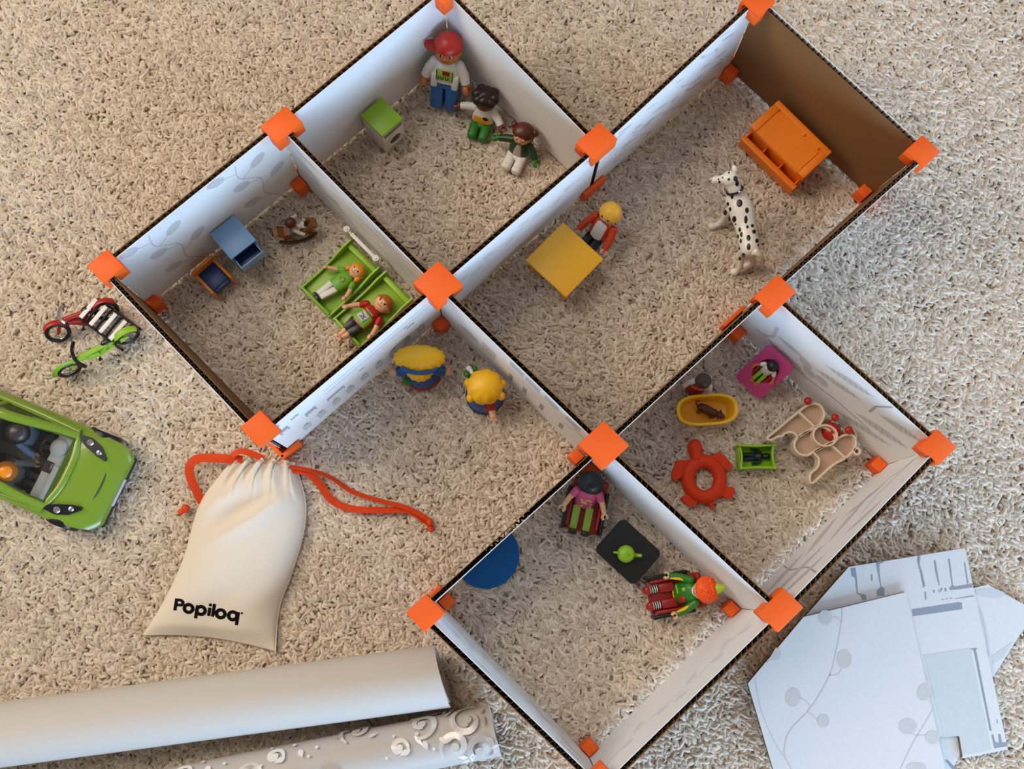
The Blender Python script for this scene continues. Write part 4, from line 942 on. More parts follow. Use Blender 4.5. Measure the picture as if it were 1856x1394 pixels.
# --- spotted dog
def spotted_dog():
    g = [at(1293, 412, .25), at(1322, 398, .25), at(1333, 496, .25), at(1357, 476, .25)]
    c = at(1340, 430, 0)
    o = thing('toy_spotted_dog', 'white toy dog with black spots standing and looking left', 'toy animal', (c.x, c.y, 0))
    L_ = lambda px, py, z: at(px, py, z) - V(c.x, c.y, 0)
    sp = [L_(1330, 352, 4.7), L_(1342, 375, 4.6), L_(1349, 398, 4.4), L_(1354, 422, 4.4), L_(1359, 445, 4.5), L_(1362, 462, 4.4)]
    m = MB()
    m.tube(smooth(sp, 3), [.95, 1.05, 1.14, 1.2, 1.22, 1.2, 1.14, 1.08, 1.02, .98, .96, .98, 1.0, .98, .9, .65], 18)
    hd = L_(1323, 324, 6.3)
    m.tube(smooth([L_(1337, 364, 4.8), L_(1333, 348, 5.5), hd], 3), [.8, .78, .72, .68, .66, .64, .66], 16)
    m.ball(hd, (.78, .8, .7), 20)
    nose = L_(1291, 327, 6.0)
    m.tube([hd, hd.lerp(nose, .5) + V(0, 0, -.05), nose], [.66, .45, .36], 16)
    def leg(pts, rs): m.tube(smooth(pts, 2), rs, 12)
    leg([L_(1337, 372, 4.0), L_(1319, 385, 2.4), L_(1311, 398, 1.1), L_(1300, 408, .35)], [.62, .5, .44, .38, .33, .32, .32])
    leg([L_(1350, 374, 4.0), L_(1342, 390, 2.2), L_(1336, 396, 1.0), L_(1318, 400, .35)], [.6, .5, .42, .36, .32, .32, .32])
    leg([L_(1352, 452, 4.0), L_(1345, 462, 2.8), L_(1342, 482, 1.5), L_(1337, 490, .4)], [.72, .6, .48, .36, .3, .32, .34])
    leg([L_(1366, 452, 4.0), L_(1362, 464, 2.6), L_(1366, 476, 1.4), L_(1358, 480, .4)], [.7, .58, .46, .36, .3, .32, .34])
    for q in (L_(1291, 410, .33), L_(1312, 403, .33), L_(1331, 493, .33), L_(1354, 482, .33)): m.ball(q, (.48, .4, .33), 14)
    body = m.build('body', pl('glossy_white_plastic', (238, 230, 218), .3), o)
    rm = body.modifiers.new('blend', 'REMESH'); rm.mode = 'VOXEL'; rm.voxel_size = .0011; rm.use_smooth_shade = True
    sm = body.modifiers.new('soft', 'SMOOTH'); sm.iterations = 6
    t = MB(); t.tube(smooth([L_(1363, 458, 4.6), L_(1371, 457, 5.2), L_(1380, 467, 4.7), L_(1384, 478, 3.9)], 3), [.4, .38, .36, .34, .32, .3, .28, .25, .2, .14], 10); t.build('tail', body.data.materials[0], o)
    for e, p in ((V(.5, .62, .25), (1331, 306)), (V(.5, -.35, .0), (1334, 331))):
        q = L_(*p, 6.5); MB().ball(q, (.2, .38, .3), 12, mtx=rotm(.3, .4, .5)).build('ear', body.data.materials[0] if p[1] < 320 else BLACK, o)
    for p in ((1289, 325),): MB().ball(L_(*p, 6.1), (.16, .18, .15), 10).build('nose', pl('pale_nose_plastic', (214, 200, 188)), o)
    nk = L_(1332, 345, 5.62); ax = (hd - L_(1338, 368, 4.7)).normalized(); e1 = ax.cross(V(0, 0, 1)).normalized(); e2 = ax.cross(e1)
    cl = MB().tube([nk + e1 * .76 * math.cos(2 * PI * k / 24) + e2 * .76 * math.sin(2 * PI * k / 24) for k in range(24)], .11, 8, closed=True).build('collar', BLACK, o)
    MB().ball(nk - e2 * .84 + V(0, 0, .02), (.17, .17, .12), 12).build('tag', SILVER, cl)
    # black spots: discs laid on the body surface, seen from above
    dg = bpy.context.evaluated_depsgraph_get(); ev = body.evaluated_get(dg); me = ev.to_mesh()
    bvh = BVHTree.FromPolygons([v.co * 100 for v in me.vertices], [tuple(p.vertices) for p in me.polygons]); ev.to_mesh_clear()
    spots = [(425, 475, 28, 36), (270, 575, 18, 26), (325, 540, 11, 20), (300, 483, 12, 18), (370, 650, 18, 30), (315, 640, 9, 28), (507, 553, 17, 26), (495, 655, 16, 38), (567, 722, 14, 16), (585, 787, 17, 20), (350, 745, 10, 26), (430, 765, 12, 22), (448, 818, 12, 24), (525, 857, 18, 28), (442, 890, 10, 20), (412, 840, 8, 20), (617, 888, 17, 20), (527, 953, 17, 32), (425, 970, 8, 16), (470, 1045, 16, 22), (430, 1082, 14, 16), (392, 1132, 11, 14), (308, 212, 12, 12), (380, 205, 18, 24), (310, 140, 8, 10), (240, 195, 8, 8), (205, 240, 11, 12), (242, 275, 10, 11), (195, 213, 7, 8), (428, 245, 11, 14), (345, 395, 12, 30), (280, 335, 18, 14), (512, 735, 12, 16), (630, 935, 8, 12), (385, 705, 8, 8), (210, 568, 6, 10), (198, 632, 7, 12), (385, 1040, 5, 12), (385, 1088, 5, 9), (640, 1085, 9, 16)]
    cm = CAM - V(c.x, c.y, 0)
    for sx, sy, ra, rb in spots:
        ring = []
        for k in range(12):
            t_ = 2 * PI * k / 12; x = 1270 + (sx + 1.2 * ra * math.cos(t_)) / 6.06; y = 290 + (sy + 1.2 * rb * math.sin(t_)) / 6.06
            d = (L_(x, y, 0) - cm).normalized(); h = bvh.ray_cast(cm, d)
            if h[0] is not None: ring.append(h[0] + h[1] * .025)
        h = bvh.ray_cast(cm, (L_(1270 + sx / 6.06, 290 + sy / 6.06, 0) - cm).normalized())
        if len(ring) > 5 and h[0] is not None:
            sp_ = MB(); ctr = h[0] + h[1] * .035; ring = [r_ + (ctr - r_) * .0 for r_ in ring]; mid = [(r_ + ctr) / 2 + h[1] * .03 for r_ in ring]
            for k in range(len(ring)):
                j = (k + 1) % len(ring); sp_.poly([ring[k], ring[j], mid[j], mid[k]]); sp_.poly([mid[k], mid[j], ctr])
            sp_.build('spot', BLACK, o, norm=False, ang=0, weld=.001)
    return o
spotted_dog()
# ------------------------------------------------------------------ drawstring bag
COTTON = mat('cotton_canvas', srgb(236, 224, 208), .85, spec=.15, var=.04, scale=1200, bump=.25)
RIBBON = pl('orange_ribbon', (222, 70, 20), .55, spec=.3)
def drawstring_bag():
    c = at(420, 1010, 0)
    lf = smooth([V(*at(x, y, 1.0)) for x, y in ((418, 833), (396, 860), (362, 905), (344, 955), (332, 1000), (312, 1050), (284, 1105), (252, 1154))], 6)
    rt = smooth([V(*at(x, y, 1.0)) for x, y in ((531, 838), (540, 865), (551, 910), (549, 955), (538, 1000), (522, 1050), (502, 1105), (496, 1184))], 6)
    nv = len(lf) - 1; nu = 64
    def edge(v):
        q = v * nv; i = min(int(q), nv - 1); t = q - i
        return lf[i].lerp(lf[i + 1], t), rt[i].lerp(rt[i + 1], t)
    def top(u, v):
        a, b = edge(v); s = 2 * u - 1
        p = a.lerp(b, u)
        # foot edge sags between the two corners
        sag = max(0, (v - .78) / .22) ** 2 * .9 * (1 - s * s)
        p = p + (a - b).normalized().cross(V(0, 0, 1)) * (sag * .62)
        full = max(0, 1 - abs(s) ** 2.6) ** .55
        H = 1.9 * math.sin(PI * min(1, max(.0, .13 + v * .87))) ** .55 + .35
        if v > .93: H *= max(.12, (1 - v) / .07)
        g = max(0, 1 - v / .30)
        fold = g ** 1.1 * .62 * math.cos(u * 2 * PI * 5.6 + .9 * math.sin(v * 13) + 1.2 * math.sin(u * 5)) * full ** .6
        fold += .24 * math.exp(-((v - .30) / .13) ** 2) * math.sin(u * 11 + v * 20) * full
        fold += .26 * math.exp(-((v - .44 + .25 * (u - .4)) / .07) ** 2 - ((u - .42) / .2) ** 2)
        fold += .10 * math.sin(v * 9 + u * 4) * math.sin(u * 7 - v * 3 + 1) * full
        fold -= .34 * math.exp(-((v - .34 + .4 * (u - .5)) / .05) ** 2 - ((u - .5) / .25) ** 2)
        fold += .15 * math.exp(-((v - .86) / .08) ** 2) * math.sin(u * 9 + 1)
        fold -= g ** .8 * .75 * math.exp(-(math.sin(u * PI * 5.2 + .9 * math.sin(v * 9) + .3) / .22) ** 2) * full ** .5
        z = .30 + full * H + fold * 1.1
        mouth = .0
        if v < .04: z *= .62 + v * 9.5
        push = g ** 2 * .25 * math.cos(u * 2 * PI * 5.2) * full
        d = (edge(min(1, v + .02))[0] - a).normalized()
        return p.x - c.x + d.x * push * .8, p.y - c.y + d.y * push * .8, max(.12, z)
    o = thing('drawstring_bag', 'cream cotton drawstring bag with black lettering beside the green car', 'bag', (c.x, c.y, 0))
    m = MB()
    m.grid(top, nu, 90)
    def low(u, v):
        x, y, z = top(u, v); s = abs(2 * u - 1)
        return x, y, (.14 if v > .06 else .14 + (z - .2) * .25 * (1 - s)) if 0 < u < 1 and 0 < v < 1 else z
    m.grid(low, nu, 90)
    pouch = m.build('pouch', COTTON, o, ang=0, weld=.02)
    hem = MB(); hem.tube([V(*top(k / 60, .0)) + V(0, 0, .02) for k in range(61)], .13, 8); hem.build('hem', COTTON, o, ang=0)
    sm = MB(); sm.tube([V(*top(1, k / 60)) for k in range(3, 61)], .07, 6); sm.build('seam', COTTON, o)
    # lettering: a geometric sans drawn as bars and rings, laid on the pouch
    bvh = BVHTree.FromPolygons([v.co * 100 for v in pouch.data.vertices], [tuple(p.vertices) for p in pouch.data.polygons])
    def seat(px, py):
        p = at(px, py, 2.0)
        for _ in range(6):
            h = bvh.ray_cast(V(p.x - c.x, p.y - c.y, 20), V(0, 0, -1))
            if h[0] is None: return V(p.x - c.x, p.y - c.y, .4)
            p = at(px, py, h[0].z)
        return V(h[0].x, h[0].y, h[0].z + .03)
    ex = V(math.cos(.165), math.sin(.165)); ey = V(math.sin(.165), -math.cos(.165))
    def T(x, y): return seat(314 + ex.x * x + ey.x * y, 1106 + ex.y * x + ey.y * y)
    def bar(m, x0, y0, x1, y1, n=6):
        for k in range(n):
            a, b = y0 + (y1 - y0) * k / n, y0 + (y1 - y0) * (k + 1) / n
            m.poly([T(x0, a), T(x1, a), T(x1, b), T(x0, b)])
    def ring(m, cx, cy, ro, ri, a0=0, a1=2 * PI, n=28, asp=1.0):
        for k in range(n):
            t, s = a0 + (a1 - a0) * k / n, a0 + (a1 - a0) * (k + 1) / n
            m.poly([T(cx + ro * math.cos(q) * asp, cy + ro * math.sin(q)) if r == 0 else T(cx + ri * math.cos(q) * asp, cy + ri * math.sin(q)) for q, r in ((t, 0), (s, 0), (s, 1), (t, 1))])
    INKB = pl('black_fabric_ink', (16, 14, 16), .8, spec=.1); x = 0
    def letter(ch, x):
        m = MB(); w = 5.9; R_ = 10.0; r_ = 5.6
        if ch == 'P': bar(m, x, 0, x + w, 22, 10); ring(m, x + w + 4.2, 15.4, 7.0, 1.9, -PI / 2, PI / 2, 16, 1.15); bar(m, x + w, 17.3, x + w + 4.3, 22.4, 2); bar(m, x + w, 8.4, x + w + 4.3, 13.5, 2); adv = 17.2
        elif ch == 'o': ring(m, x + R_ * .98, 7.6, 10.1, 4.1, asp=1.08); adv = 22.2
        elif ch == 'p': bar(m, x, -8, x + w, 16, 10); ring(m, x + 10.3, 7.6, 10.1, 4.1, asp=1.08); adv = 22.6
        elif ch == 'q': ring(m, x + R_ * .98, 7.6, 10.1, 4.1, asp=1.08); bar(m, x + 16, -8, x + 16 + w, 16, 10); adv = 22.6
        elif ch == 'i': bar(m, x, 0, x + w, 15.4, 8); ring(m, x + w / 2, 20.4, 2.9, .05, n=16); adv = 7.2
        elif ch == 'l': bar(m, x, 0, x + w, 23.5, 10); adv = 7.0
        elif ch == '.': ring(m, x + 1.5, 15.0, 1.9, .7, n=14); ring(m, x + 1.5, 15.0, .6, .02, n=8); adv = 4
        m.build('lettering', INKB, o, norm=False, ang=0)
        return x + adv
    k = .0
    for ch in 'Popiloq': x = letter(ch, x)
    letter('.', x + 1.2)
    # ribbons
    def tape(pts, wd, tw):
        P = smooth(pts, 6); n = len(P); m = MB(); L_, R2, L2, R3 = [], [], [], []
        t = bmesh.new(); rows = []
        for i, p in enumerate(P):
            d = (P[min(i + 1, n - 1)] - P[max(i - 1, 0)]).normalized(); s = d.cross(V(0, 0, 1)).normalized(); a = tw[0] + (tw[1] - tw[0]) * i / (n - 1)
            if len(tw) == 3: a = tw[0] + (tw[1] - tw[0]) * math.sin(PI * i / (n - 1)) ** 2 * 1.0
            x_ = s * math.cos(a) + V(0, 0, 1) * math.sin(a); nn = d.cross(x_).normalized() * .03
            rows.append([t.verts.new(p - V(c.x, c.y, 0) + x_ * wd / 2 * q + nn * e) for q, e in ((-1, -1), (1, -1), (1, 1), (-1, 1))])
        for A, B in zip(rows, rows[1:]):
            for k in range(4): t.faces.new((A[k], A[(k + 1) % 4], B[(k + 1) % 4], B[k]))
        t.faces.new(rows[0]); t.faces.new(rows[-1][::-1]); m._add(t); return m
    def A(*pts): return [at(x, y, z) for x, y, z in pts]
    tape(A((524, 846, 1.2), (560, 852, 1.0), (600, 866, .75), (640, 892, .6), (690, 908, .55), (735, 920, .55), (770, 938, .6), (780, 950, .6)), .55, (.95, .5)).build('ribbon', RIBBON, o)
    tape(A((524, 850, 1.0), (556, 856, .9), (580, 878, .6), (600, 905, .45), (635, 922, .4), (690, 925, .4), (740, 926, .5), (778, 950, .5)), .75, (.1, .9)).build('ribbon', RIBBON, o)
    tape(A((440, 834, 1.3), (415, 832, 1.6), (385, 830, 1.5), (357, 832, 1.2), (344, 846, 1.0), (346, 868, 1.0), (356, 890, .9), (366, 912, .8)), .85, (.2, .8)).build('ribbon', RIBBON, o)
    tape(A((420, 826, 1.9), (436, 818, 1.9), (455, 822, 1.7), (478, 832, 1.3)), .62, (.4, .3)).build('ribbon', RIBBON, o)
    k = MB(); p = at(779, 948, .5) - V(c.x, c.y, 0); k.ball(p, (.34, .4, .3), 14); q = at(781, 962, .4) - V(c.x, c.y, 0); k.tube([p, q], [.24, .32], 10, flat=.6); k.build('knot', RIBBON, o)
    k = MB(); p = at(336, 922, .5) - V(c.x, c.y, 0); k.ball(p, (.38, .42, .3), 14); q = at(325, 930, .4) - V(c.x, c.y, 0); k.tube([p, q], [.24, .3], 10, flat=.6); k.build('knot', RIBBON, o)
drawstring_bag()

# ------------------------------------------------------------------ wallpaper rolls
def paper_mat(name, col, rough, var, scale, metal=0): return mat(name, srgb(*col), rough, spec=.35, var=var, scale=scale, bump=.1, metal=metal)
ROLLA = paper_mat('plain_wallpaper', (208, 201, 194), .55, .05, 1500); ROLLB = paper_mat('damask_wallpaper', (200, 193, 188), .45, .03, 800)
SILVERINK = mat('silver_wallpaper_ink', srgb(232, 228, 224), .28, spec=.6, metal=.3, var=.05); WHITEINK = mat('glossy_wallpaper_ink', srgb(244, 240, 236), .2, var=.02); GREYINK = mat('grey_wallpaper_ink', srgb(186, 178, 171), .4, var=.03)
def roll(name, label, end, back, r, L_, m, turns=2.2, slant=0.0):
    """Loose paper roll: end and back are pixels of its axis at height r; it runs on past the picture's edge."""
    a, b = at(*end, r), at(*back, r); d = (b - a).normalized()
    o = thing(name, label, 'wallpaper', (a.x, a.y, 0), math.atan2(d.y, d.x), group='wallpaper rolls')
    n = int(turns * 40)
    def sp(s, u):
        t = (s - 1) * turns * 2 * PI - 1.95; rr = r - .42 * turns * (1 - s) - .02
        return u * L_ + slant * math.sin(t) * (1 - u), rr * math.sin(-t), rr * math.cos(t) + r
    mb = MB(); t = bmesh.new(); rows = []
    for i in range(n + 1):
        s = i / n; x0 = sp(s, 0); x1 = sp(s, 1); q = V(0, x0[1], x0[2] - r).normalized() * .035
        rows.append([t.verts.new(V(*x0) + q), t.verts.new(V(*x1) + q), t.verts.new(V(*x1) - q), t.verts.new(V(*x0) - q)])
    for A_, B_ in zip(rows, rows[1:]):
        for k in range(4): t.faces.new((A_[k], A_[(k + 1) % 4], B_[(k + 1) % 4], B_[k]))
    t.faces.new(rows[0]); t.faces.new(rows[-1][::-1]); mb._add(t); mb.build('paper_sheet', m, o, ang=50)
    return o
roll('wallpaper_roll', 'plain pale wallpaper roll lying below the drawstring bag', (803, 1228), (0, 1334), 3.0, 52, ROLLA, slant=.45)
RB = 2.48
ro = roll('wallpaper_roll', 'wallpaper roll with silver scroll pattern at the bottom edge', (898, 1326), (400, 1424), RB, 46, ROLLB, slant=.2)
def scrolls():
    inks = {k: (m, MB()) for k, m in (('silver_scroll', SILVERINK), ('white_scroll', WHITEINK), ('grey_scroll', GREYINK))}
    def S(x, q):                                          # x along the roll, q around it (cm of arc up from the near side)
        t = q / RB; rr = RB + .035
        return (x, rr * math.sin(t), RB + rr * math.cos(t))
    def curl(k, x, q, r0, a0, turns, w0, hand=1):
        m = inks[k][1]; n = int(22 * turns); prev = None
        for i in range(n + 1):
            s = i / n; a = a0 + hand * s * turns * 2 * PI; r_ = r0 * (1 - .86 * s); ww = w0 * (.35 + 1.0 * math.sin(PI * min(1, s * 1.15 + .04)))
            cur = [S(x + (r_ + ww / 2) * math.cos(a), q + (r_ + ww / 2) * math.sin(a)), S(x + (r_ - ww / 2) * math.cos(a), q + (r_ - ww / 2) * math.sin(a))]
            if prev: m.poly([prev[0], cur[0], cur[1], prev[1]])
            prev = cur
        m.poly([S(x + w0 * .9 * math.cos(2 * PI * i / 12), q + w0 * .9 * math.sin(2 * PI * i / 12)) for i in range(12)])
    def dot(k, x, q, r_): inks[k][1].poly([S(x + r_ * math.cos(2 * PI * i / 14), q + r_ * math.sin(2 * PI * i / 14)) for i in range(14)])
    def petal(k, x, q, l, wd, a):
        inks[k][1].poly([S(x + math.cos(a) * u - math.sin(a) * v, q + math.sin(a) * u + math.cos(a) * v) for u, v in [(l * t, wd * math.sin(PI * t) * (1.2 - t)) for t in [i / 9 for i in range(10)]] + [(l * t, -wd * math.sin(PI * t) * (1.2 - t)) for t in [1 - i / 9 for i in range(1, 9)]]])
    r = random.Random(5)
    for x, q, R0_, a, h in ((1.6, 1.0, 1.5, 2.2, 1), (3.6, .2, 1.35, .6, -1), (2.2, -1.9, 1.7, 4.2, 1), (6.2, -2.4, 1.4, 1.2, 1), (14, 1.2, 1.4, 2.2, -1), (17.5, .8, 1.3, .8, 1), (21, -.6, 1.6, 2, -1), (25, .6, 1.4, 1, 1), (29, -.4, 1.5, 3, -1), (4.8, -4.2, 1.5, 2, 1), (12, -3.2, 1.5, 1, -1), (33, .5, 1.4, 1, 1), (37, -.5, 1.5, 1, 1)):
        k = r.choice(('silver_scroll', 'silver_scroll', 'grey_scroll'))
        curl(k, x, q, R0_, a, 1.25, .42, h)
        for j in range(4): petal(r.choice(('silver_scroll', 'grey_scroll')), x + r.uniform(-1.4, 1.4), q + r.uniform(-1.2, 1.2), r.uniform(.7, 1.3), .22, r.uniform(0, 6.3))
    for x, q in ((8.3, -.6), (19, -2), (27, -2.2)):
        curl('white_scroll', x, q, .8, 2.6, 1.2, .34, 1); petal('white_scroll', x - .9, q + .3, 1.1, .34, .3); petal('white_scroll', x - 2.1, q - .2, .9, .34, 1.9)
        for dx, dq, rr in ((-2.9, .6, .13), (-3.6, -.1, .15), (1.2, .6, .12), (-1.6, -.9, .16), (.4, -1.1, .12)): dot('white_scroll', x + dx, q + dq, rr)
    for k, (m, mb) in inks.items(): tag(mb.build(k, m, ro, norm=False, ang=0), kind='stuff')
scrolls()

# ------------------------------------------------------------------ loose card panels at the lower right
def loose_panel(label, pts, z, prints, tk=.42):
    P = [at(x, y, z + tk) for x, y in pts]; c = sum(P, V(0, 0, 0)) / len(P)
    o = thing('loose_panel', label, 'panel', (c.x, c.y, z), group='loose cardboard panels')
    pp = [(p.x - c.x, p.y - c.y) for p in P]
    MB().prism(pp, 0, .06).build('backing_sheet', KRAFT, o); MB().prism([(x * .985, y * .985) for x, y in pp], .05, tk - .05).build('corrugated_core', CORE, o); MB().prism(pp, tk - .06, tk).build('printed_sheet', CARDW, o)
    by = {}
    for ink, outl in prints:
        by.setdefault(ink.name, (ink, MB()))[1].poly([at(x, y, z + tk + .012) - V(c.x, c.y, z) for x, y in outl])
    for ink, mb in by.values(): tag(mb.build('flat_print', ink, o, norm=False, ang=0), kind='stuff')
    return o
def K(x, y): return (1296 + x / 2.991, 928 + y / 2.991)
def px_stroke(pts, wd): return [[(p.x, p.y) for p in s] for s in stroke([(p.x, p.y) for p in smooth([(*K(*q), 0) for q in pts], 4)], wd)]
def px_leaf(x, y, a, b, r): return [K(px, py) for px, py in leaf(x, y, a, b, r)]
BEIGE = pl('beige_print_ink', (204, 202, 198), .6, spec=.2); STEEL = pl('steel_print_ink', (150, 156, 166), .6, spec=.2); ASH = pl('ash_print_ink', (206, 208, 210), .6, spec=.2)
def inkset(ink, outs): return [(ink, o_) for o_ in outs]
def rect(x0, y0, x1, y1, x2, y2, x3, y3): return [K(x0, y0), K(x1, y1), K(x2, y2), K(x3, y3)]
# lowest: two panels, only corners of which show
loose_panel('loose white panel at the very bottom of its stack, blue-white corner showing at lower edge', [K(1000, 1215), K(1345, 1215), K(1337, 1298), K(1280, 1410), K(900, 1410)], .0, inkset(STEEL, [rect(1245, 1345, 1262, 1345, 1310, 1394, 1285, 1394)]))
loose_panel('loose pale panel sticking out right of the stack, pointed corner', [K(1180, 470), K(1478, 393), K(1690, 510), K(1720, 560), K(1510, 892), K(1250, 800)], .0,
            inkset(ASH, [px_leaf(1490, 440, 85, 24, .1), [K(*q) for q in ((1430, 500), (1455, 560), (1480, 660), (1490, 780), (1480, 780), (1465, 660), (1440, 560))], [K(*q) for q in ((1500, 780), (1620, 700), (1560, 790), (1505, 830))]]))
loose_panel('loose white panel with dark grey floor-plan marks, second from the top of the stack', [K(380, 690), K(725, 298), K(1355, 196), K(1588, 1288), K(1345, 1336), K(1325, 1216), K(900, 1230)], .44,
            inkset(STEEL, [[K(*q) for q in a] for a in (
                [(736, 305), (762, 303), (768, 355), (775, 440), (820, 450), (820, 478), (800, 478), (790, 455), (768, 440), (760, 360), (740, 345)],
                [(872, 275), (916, 264), (912, 275), (893, 282), (890, 300), (900, 400), (918, 415), (918, 455), (878, 455), (878, 425), (898, 408), (880, 320)],
                [(1097, 236), (1114, 233), (1110, 290), (1122, 320), (1140, 400), (1128, 412), (1112, 330), (1096, 270)], [(845, 340), (853, 338), (855, 372), (847, 374)], [(1136, 435), (1144, 433), (1146, 475), (1138, 477)],
                [(1186, 264), (1196, 263), (1205, 320), (1218, 395), (1212, 397), (1196, 330)], [(1263, 254), (1273, 253), (1290, 395), (1300, 405), (1395, 388), (1395, 410), (1275, 425), (1270, 412), (1284, 400)], [(1350, 275), (1356, 274), (1375, 388), (1367, 390)],
                [(1300, 470), (1400, 452), (1408, 458), (1300, 472)], [(1068, 528), (1325, 489), (1338, 492), (1341, 527), (1072, 566)], [(1382, 742), (1420, 736), (1416, 752), (1500, 1185), (1490, 1188), (1402, 752)],
                [(1498, 1210), (1510, 1206), (1518, 1245), (1540, 1255), (1535, 1205), (1548, 1205), (1556, 1250), (1584, 1248), (1586, 1270), (1514, 1282)], [(1525, 1125), (1530, 1124), (1534, 1145), (1530, 1146)],
                [(1180, 425), (1190, 423), (1192, 436), (1184, 438)], [(1210, 418), (1213, 418), (1217, 436), (1213, 436)], [(1222, 415), (1234, 413), (1235, 417), (1224, 434), (1221, 434)], [(1243, 414), (1254, 412), (1256, 430), (1246, 432)],
                [(1228, 474), (1240, 472), (1241, 476), (1229, 478)], [(1250, 470), (1262, 468), (1263, 472), (1251, 474)], [(1272, 467), (1286, 465), (1287, 469), (1273, 471)])])
            + inkset(ASH, [[K(*q) for q in ((1130, 775), (1385, 738), (1500, 1290), (1348, 1320), (1328, 1212), (1240, 1224))]]))
V1 = [(690, 520), (686, 600), (655, 760), (620, 890), (520, 1060), (410, 1180), (380, 1260), (378, 1320), (415, 1394)]
top_prints = inkset(BEIGE, px_stroke(V1, 2.2) + px_stroke([(640, 570), (668, 575), (684, 600)], 1.6) + px_stroke([(620, 885), (665, 880), (686, 850)], 1.6) + px_stroke([(520, 1055), (490, 1025), (458, 1008)], 1.6) + px_stroke([(505, 1085), (535, 1105), (556, 1130)], 1.6)
    + px_stroke([(218, 905), (235, 1010), (262, 1110), (320, 1240), (380, 1340)], 1.6) + px_stroke([(1005, 1394), (1080, 1240), (1180, 1070), (1160, 1025)], 1.8) + px_stroke([(1090, 1212), (1060, 1195)], 1.4) + px_stroke([(1090, 1212), (1140, 1210)], 1.4)
    + [px_leaf(598, 572, 38, 40, 0), px_leaf(700, 797, 41, 52, 0), px_leaf(423, 1005, 42, 52, .2), px_leaf(587, 1133, 35, 36, 0), px_leaf(1133, 977, 38, 48, .2), px_leaf(1045, 1162, 50, 44, 0), px_leaf(1178, 1222, 40, 38, 0), px_leaf(1092, 1385, 56, 28, 0), [K(*q) for q in ((330, 735), (350, 742), (360, 765), (350, 795), (325, 808), (300, 800), (278, 822))]])
loose_panel('loose white panel printed with beige round leaves, topmost of the stack', [K(178, 930), K(480, 570), K(1036, 434), K(1255, 1420), K(328, 1440)], .88, top_prints)

# ------------------------------------------------------------------ bicycles and rack
def bicycle(front, rear, col, label, lean, dark=False, hb=.0, r=1.15):
    """front / rear: pixels of the wheel hubs."""
    a, b = at(*front, r), at(*rear, r); d = a - b; Lw = d.length; c = (a + b) / 2
    o = thing('toy_bicycle', label, 'bicycle', mtx=Matrix.Translation((c.x * .01, c.y * .01, .0)) @ Matrix.Rotation(math.atan2(d.y, d.x), 4, 'Z') @ Matrix.Rotation(lean, 4, 'X'))
    h = Lw / 2
    for x in (-h, h):
        w_ = MB().tube([(x + (r - .16) * math.cos(t), 0, r + (r - .16) * math.sin(t)) for t in [2 * PI * k / 28 for k in range(28)]], .21, 10, closed=True).build('wheel', BLACK, o)
        m = MB()
        m.tube([(x + (r - .33) * math.cos(t), 0, r + (r - .33) * math.sin(t)) for t in [2 * PI * k / 24 for k in range(24)]], .06, 6, closed=True)
        m.build('rim', SILVER, w_)
        s = MB()
        for k in range(5): t = PI * k / 5; s.tube([(x - (r - .35) * math.cos(t), 0, r - (r - .35) * math.sin(t)), (x + (r - .35) * math.cos(t), 0, r + (r - .35) * math.sin(t))], .025, 5)
        s.ball((x, 0, r), (.13, .22, .13), 10); s.build('spokes', SILVER, w_)
    f = MB(); seat = V(-h * .38, 0, 2.05); head = V(h * .62, 0, 2.2); bb = V(-.1, 0, .85)
    for p, q, rr in ((seat, head, .25), (bb, head, .27), (bb, seat, .24), (bb, V(-h, .0, r), .18), (seat + V(0, 0, -.2), V(-h, 0, r), .16), (V(0, 0, 1.3), V(h * .3, 0, 1.7), .3)): f.tube([p, q], rr, 10)
    f.tube([head + V(-.05, 0, .25), head, V(h * .85, 0, r + .4)], [.15, .17, .16], 10)
    for s_ in (1, -1): f.tube([V(h * .85, 0, r + .45), V(h * .9, s_ * .26, r + .2), V(h, s_ * .26, r)], .11, 8)
    f.build('frame', col, o)
    for x, a0, a1 in ((-h, .5, 2.6), (h, .9, 2.9) if not dark else (h, .1, 2.4)):
        pts = [(x + (r + .12) * math.cos(a0 + (a1 - a0) * k / 10), 0, r + (r + .12) * math.sin(a0 + (a1 - a0) * k / 10)) for k in range(11)]
        MB().tube(pts, .34, 8, flat=.4).build('mudguard', col, o)
    MB().ball(seat + V(-.1, 0, .32), (.5, .28, .14), 14).tube([seat, seat + V(-.05, 0, .3)], .1, 8).build('saddle', BLACK, o)
    hbm = MB(); g = head + V(-.1, 0, .45)
    hbm.tube(smooth([g + V(-.55, -1.35, .05), g + V(-.2, -.75, .2), g, g + V(-.2, .75, .2), g + V(-.55, 1.35, .05)], 3), .17, 8).tube([head, g], .17, 8)
    hd = hbm.build('handlebar', BLACK if dark else SILVER, o)
    for s_ in (1, -1): MB().tube([g + V(-.35, s_ * 1.05, .1), g + V(-.62, s_ * 1.45, .03)], .17, 8).build('grip', BLACK, hd)
    MB().lathe([(.3, -.06), (.34, 0), (.3, .06), (0, .06)], bb, 16, Matrix.Rotation(PI / 2, 3, 'X')).build('chainring', BLACK, o)
    for s_ in (1, -1): MB().tube([bb + V(0, s_ * .12, 0), bb + V(s_ * .4, s_ * .2, -.3 * s_)], .07, 6).box(bb + V(s_ * .42, s_ * .34, -.3 * s_), (.3, .3, .1), .03).build('pedal', BLACK, o)
    return o
bicycle((108, 612), (196, 572), RED, 'red toy bicycle leaning in the bicycle rack, left of the lime one', .55)
bicycle((127, 672), (233, 612), GREEN, 'lime green toy bicycle with black handlebar at the rack', .12, dark=True)
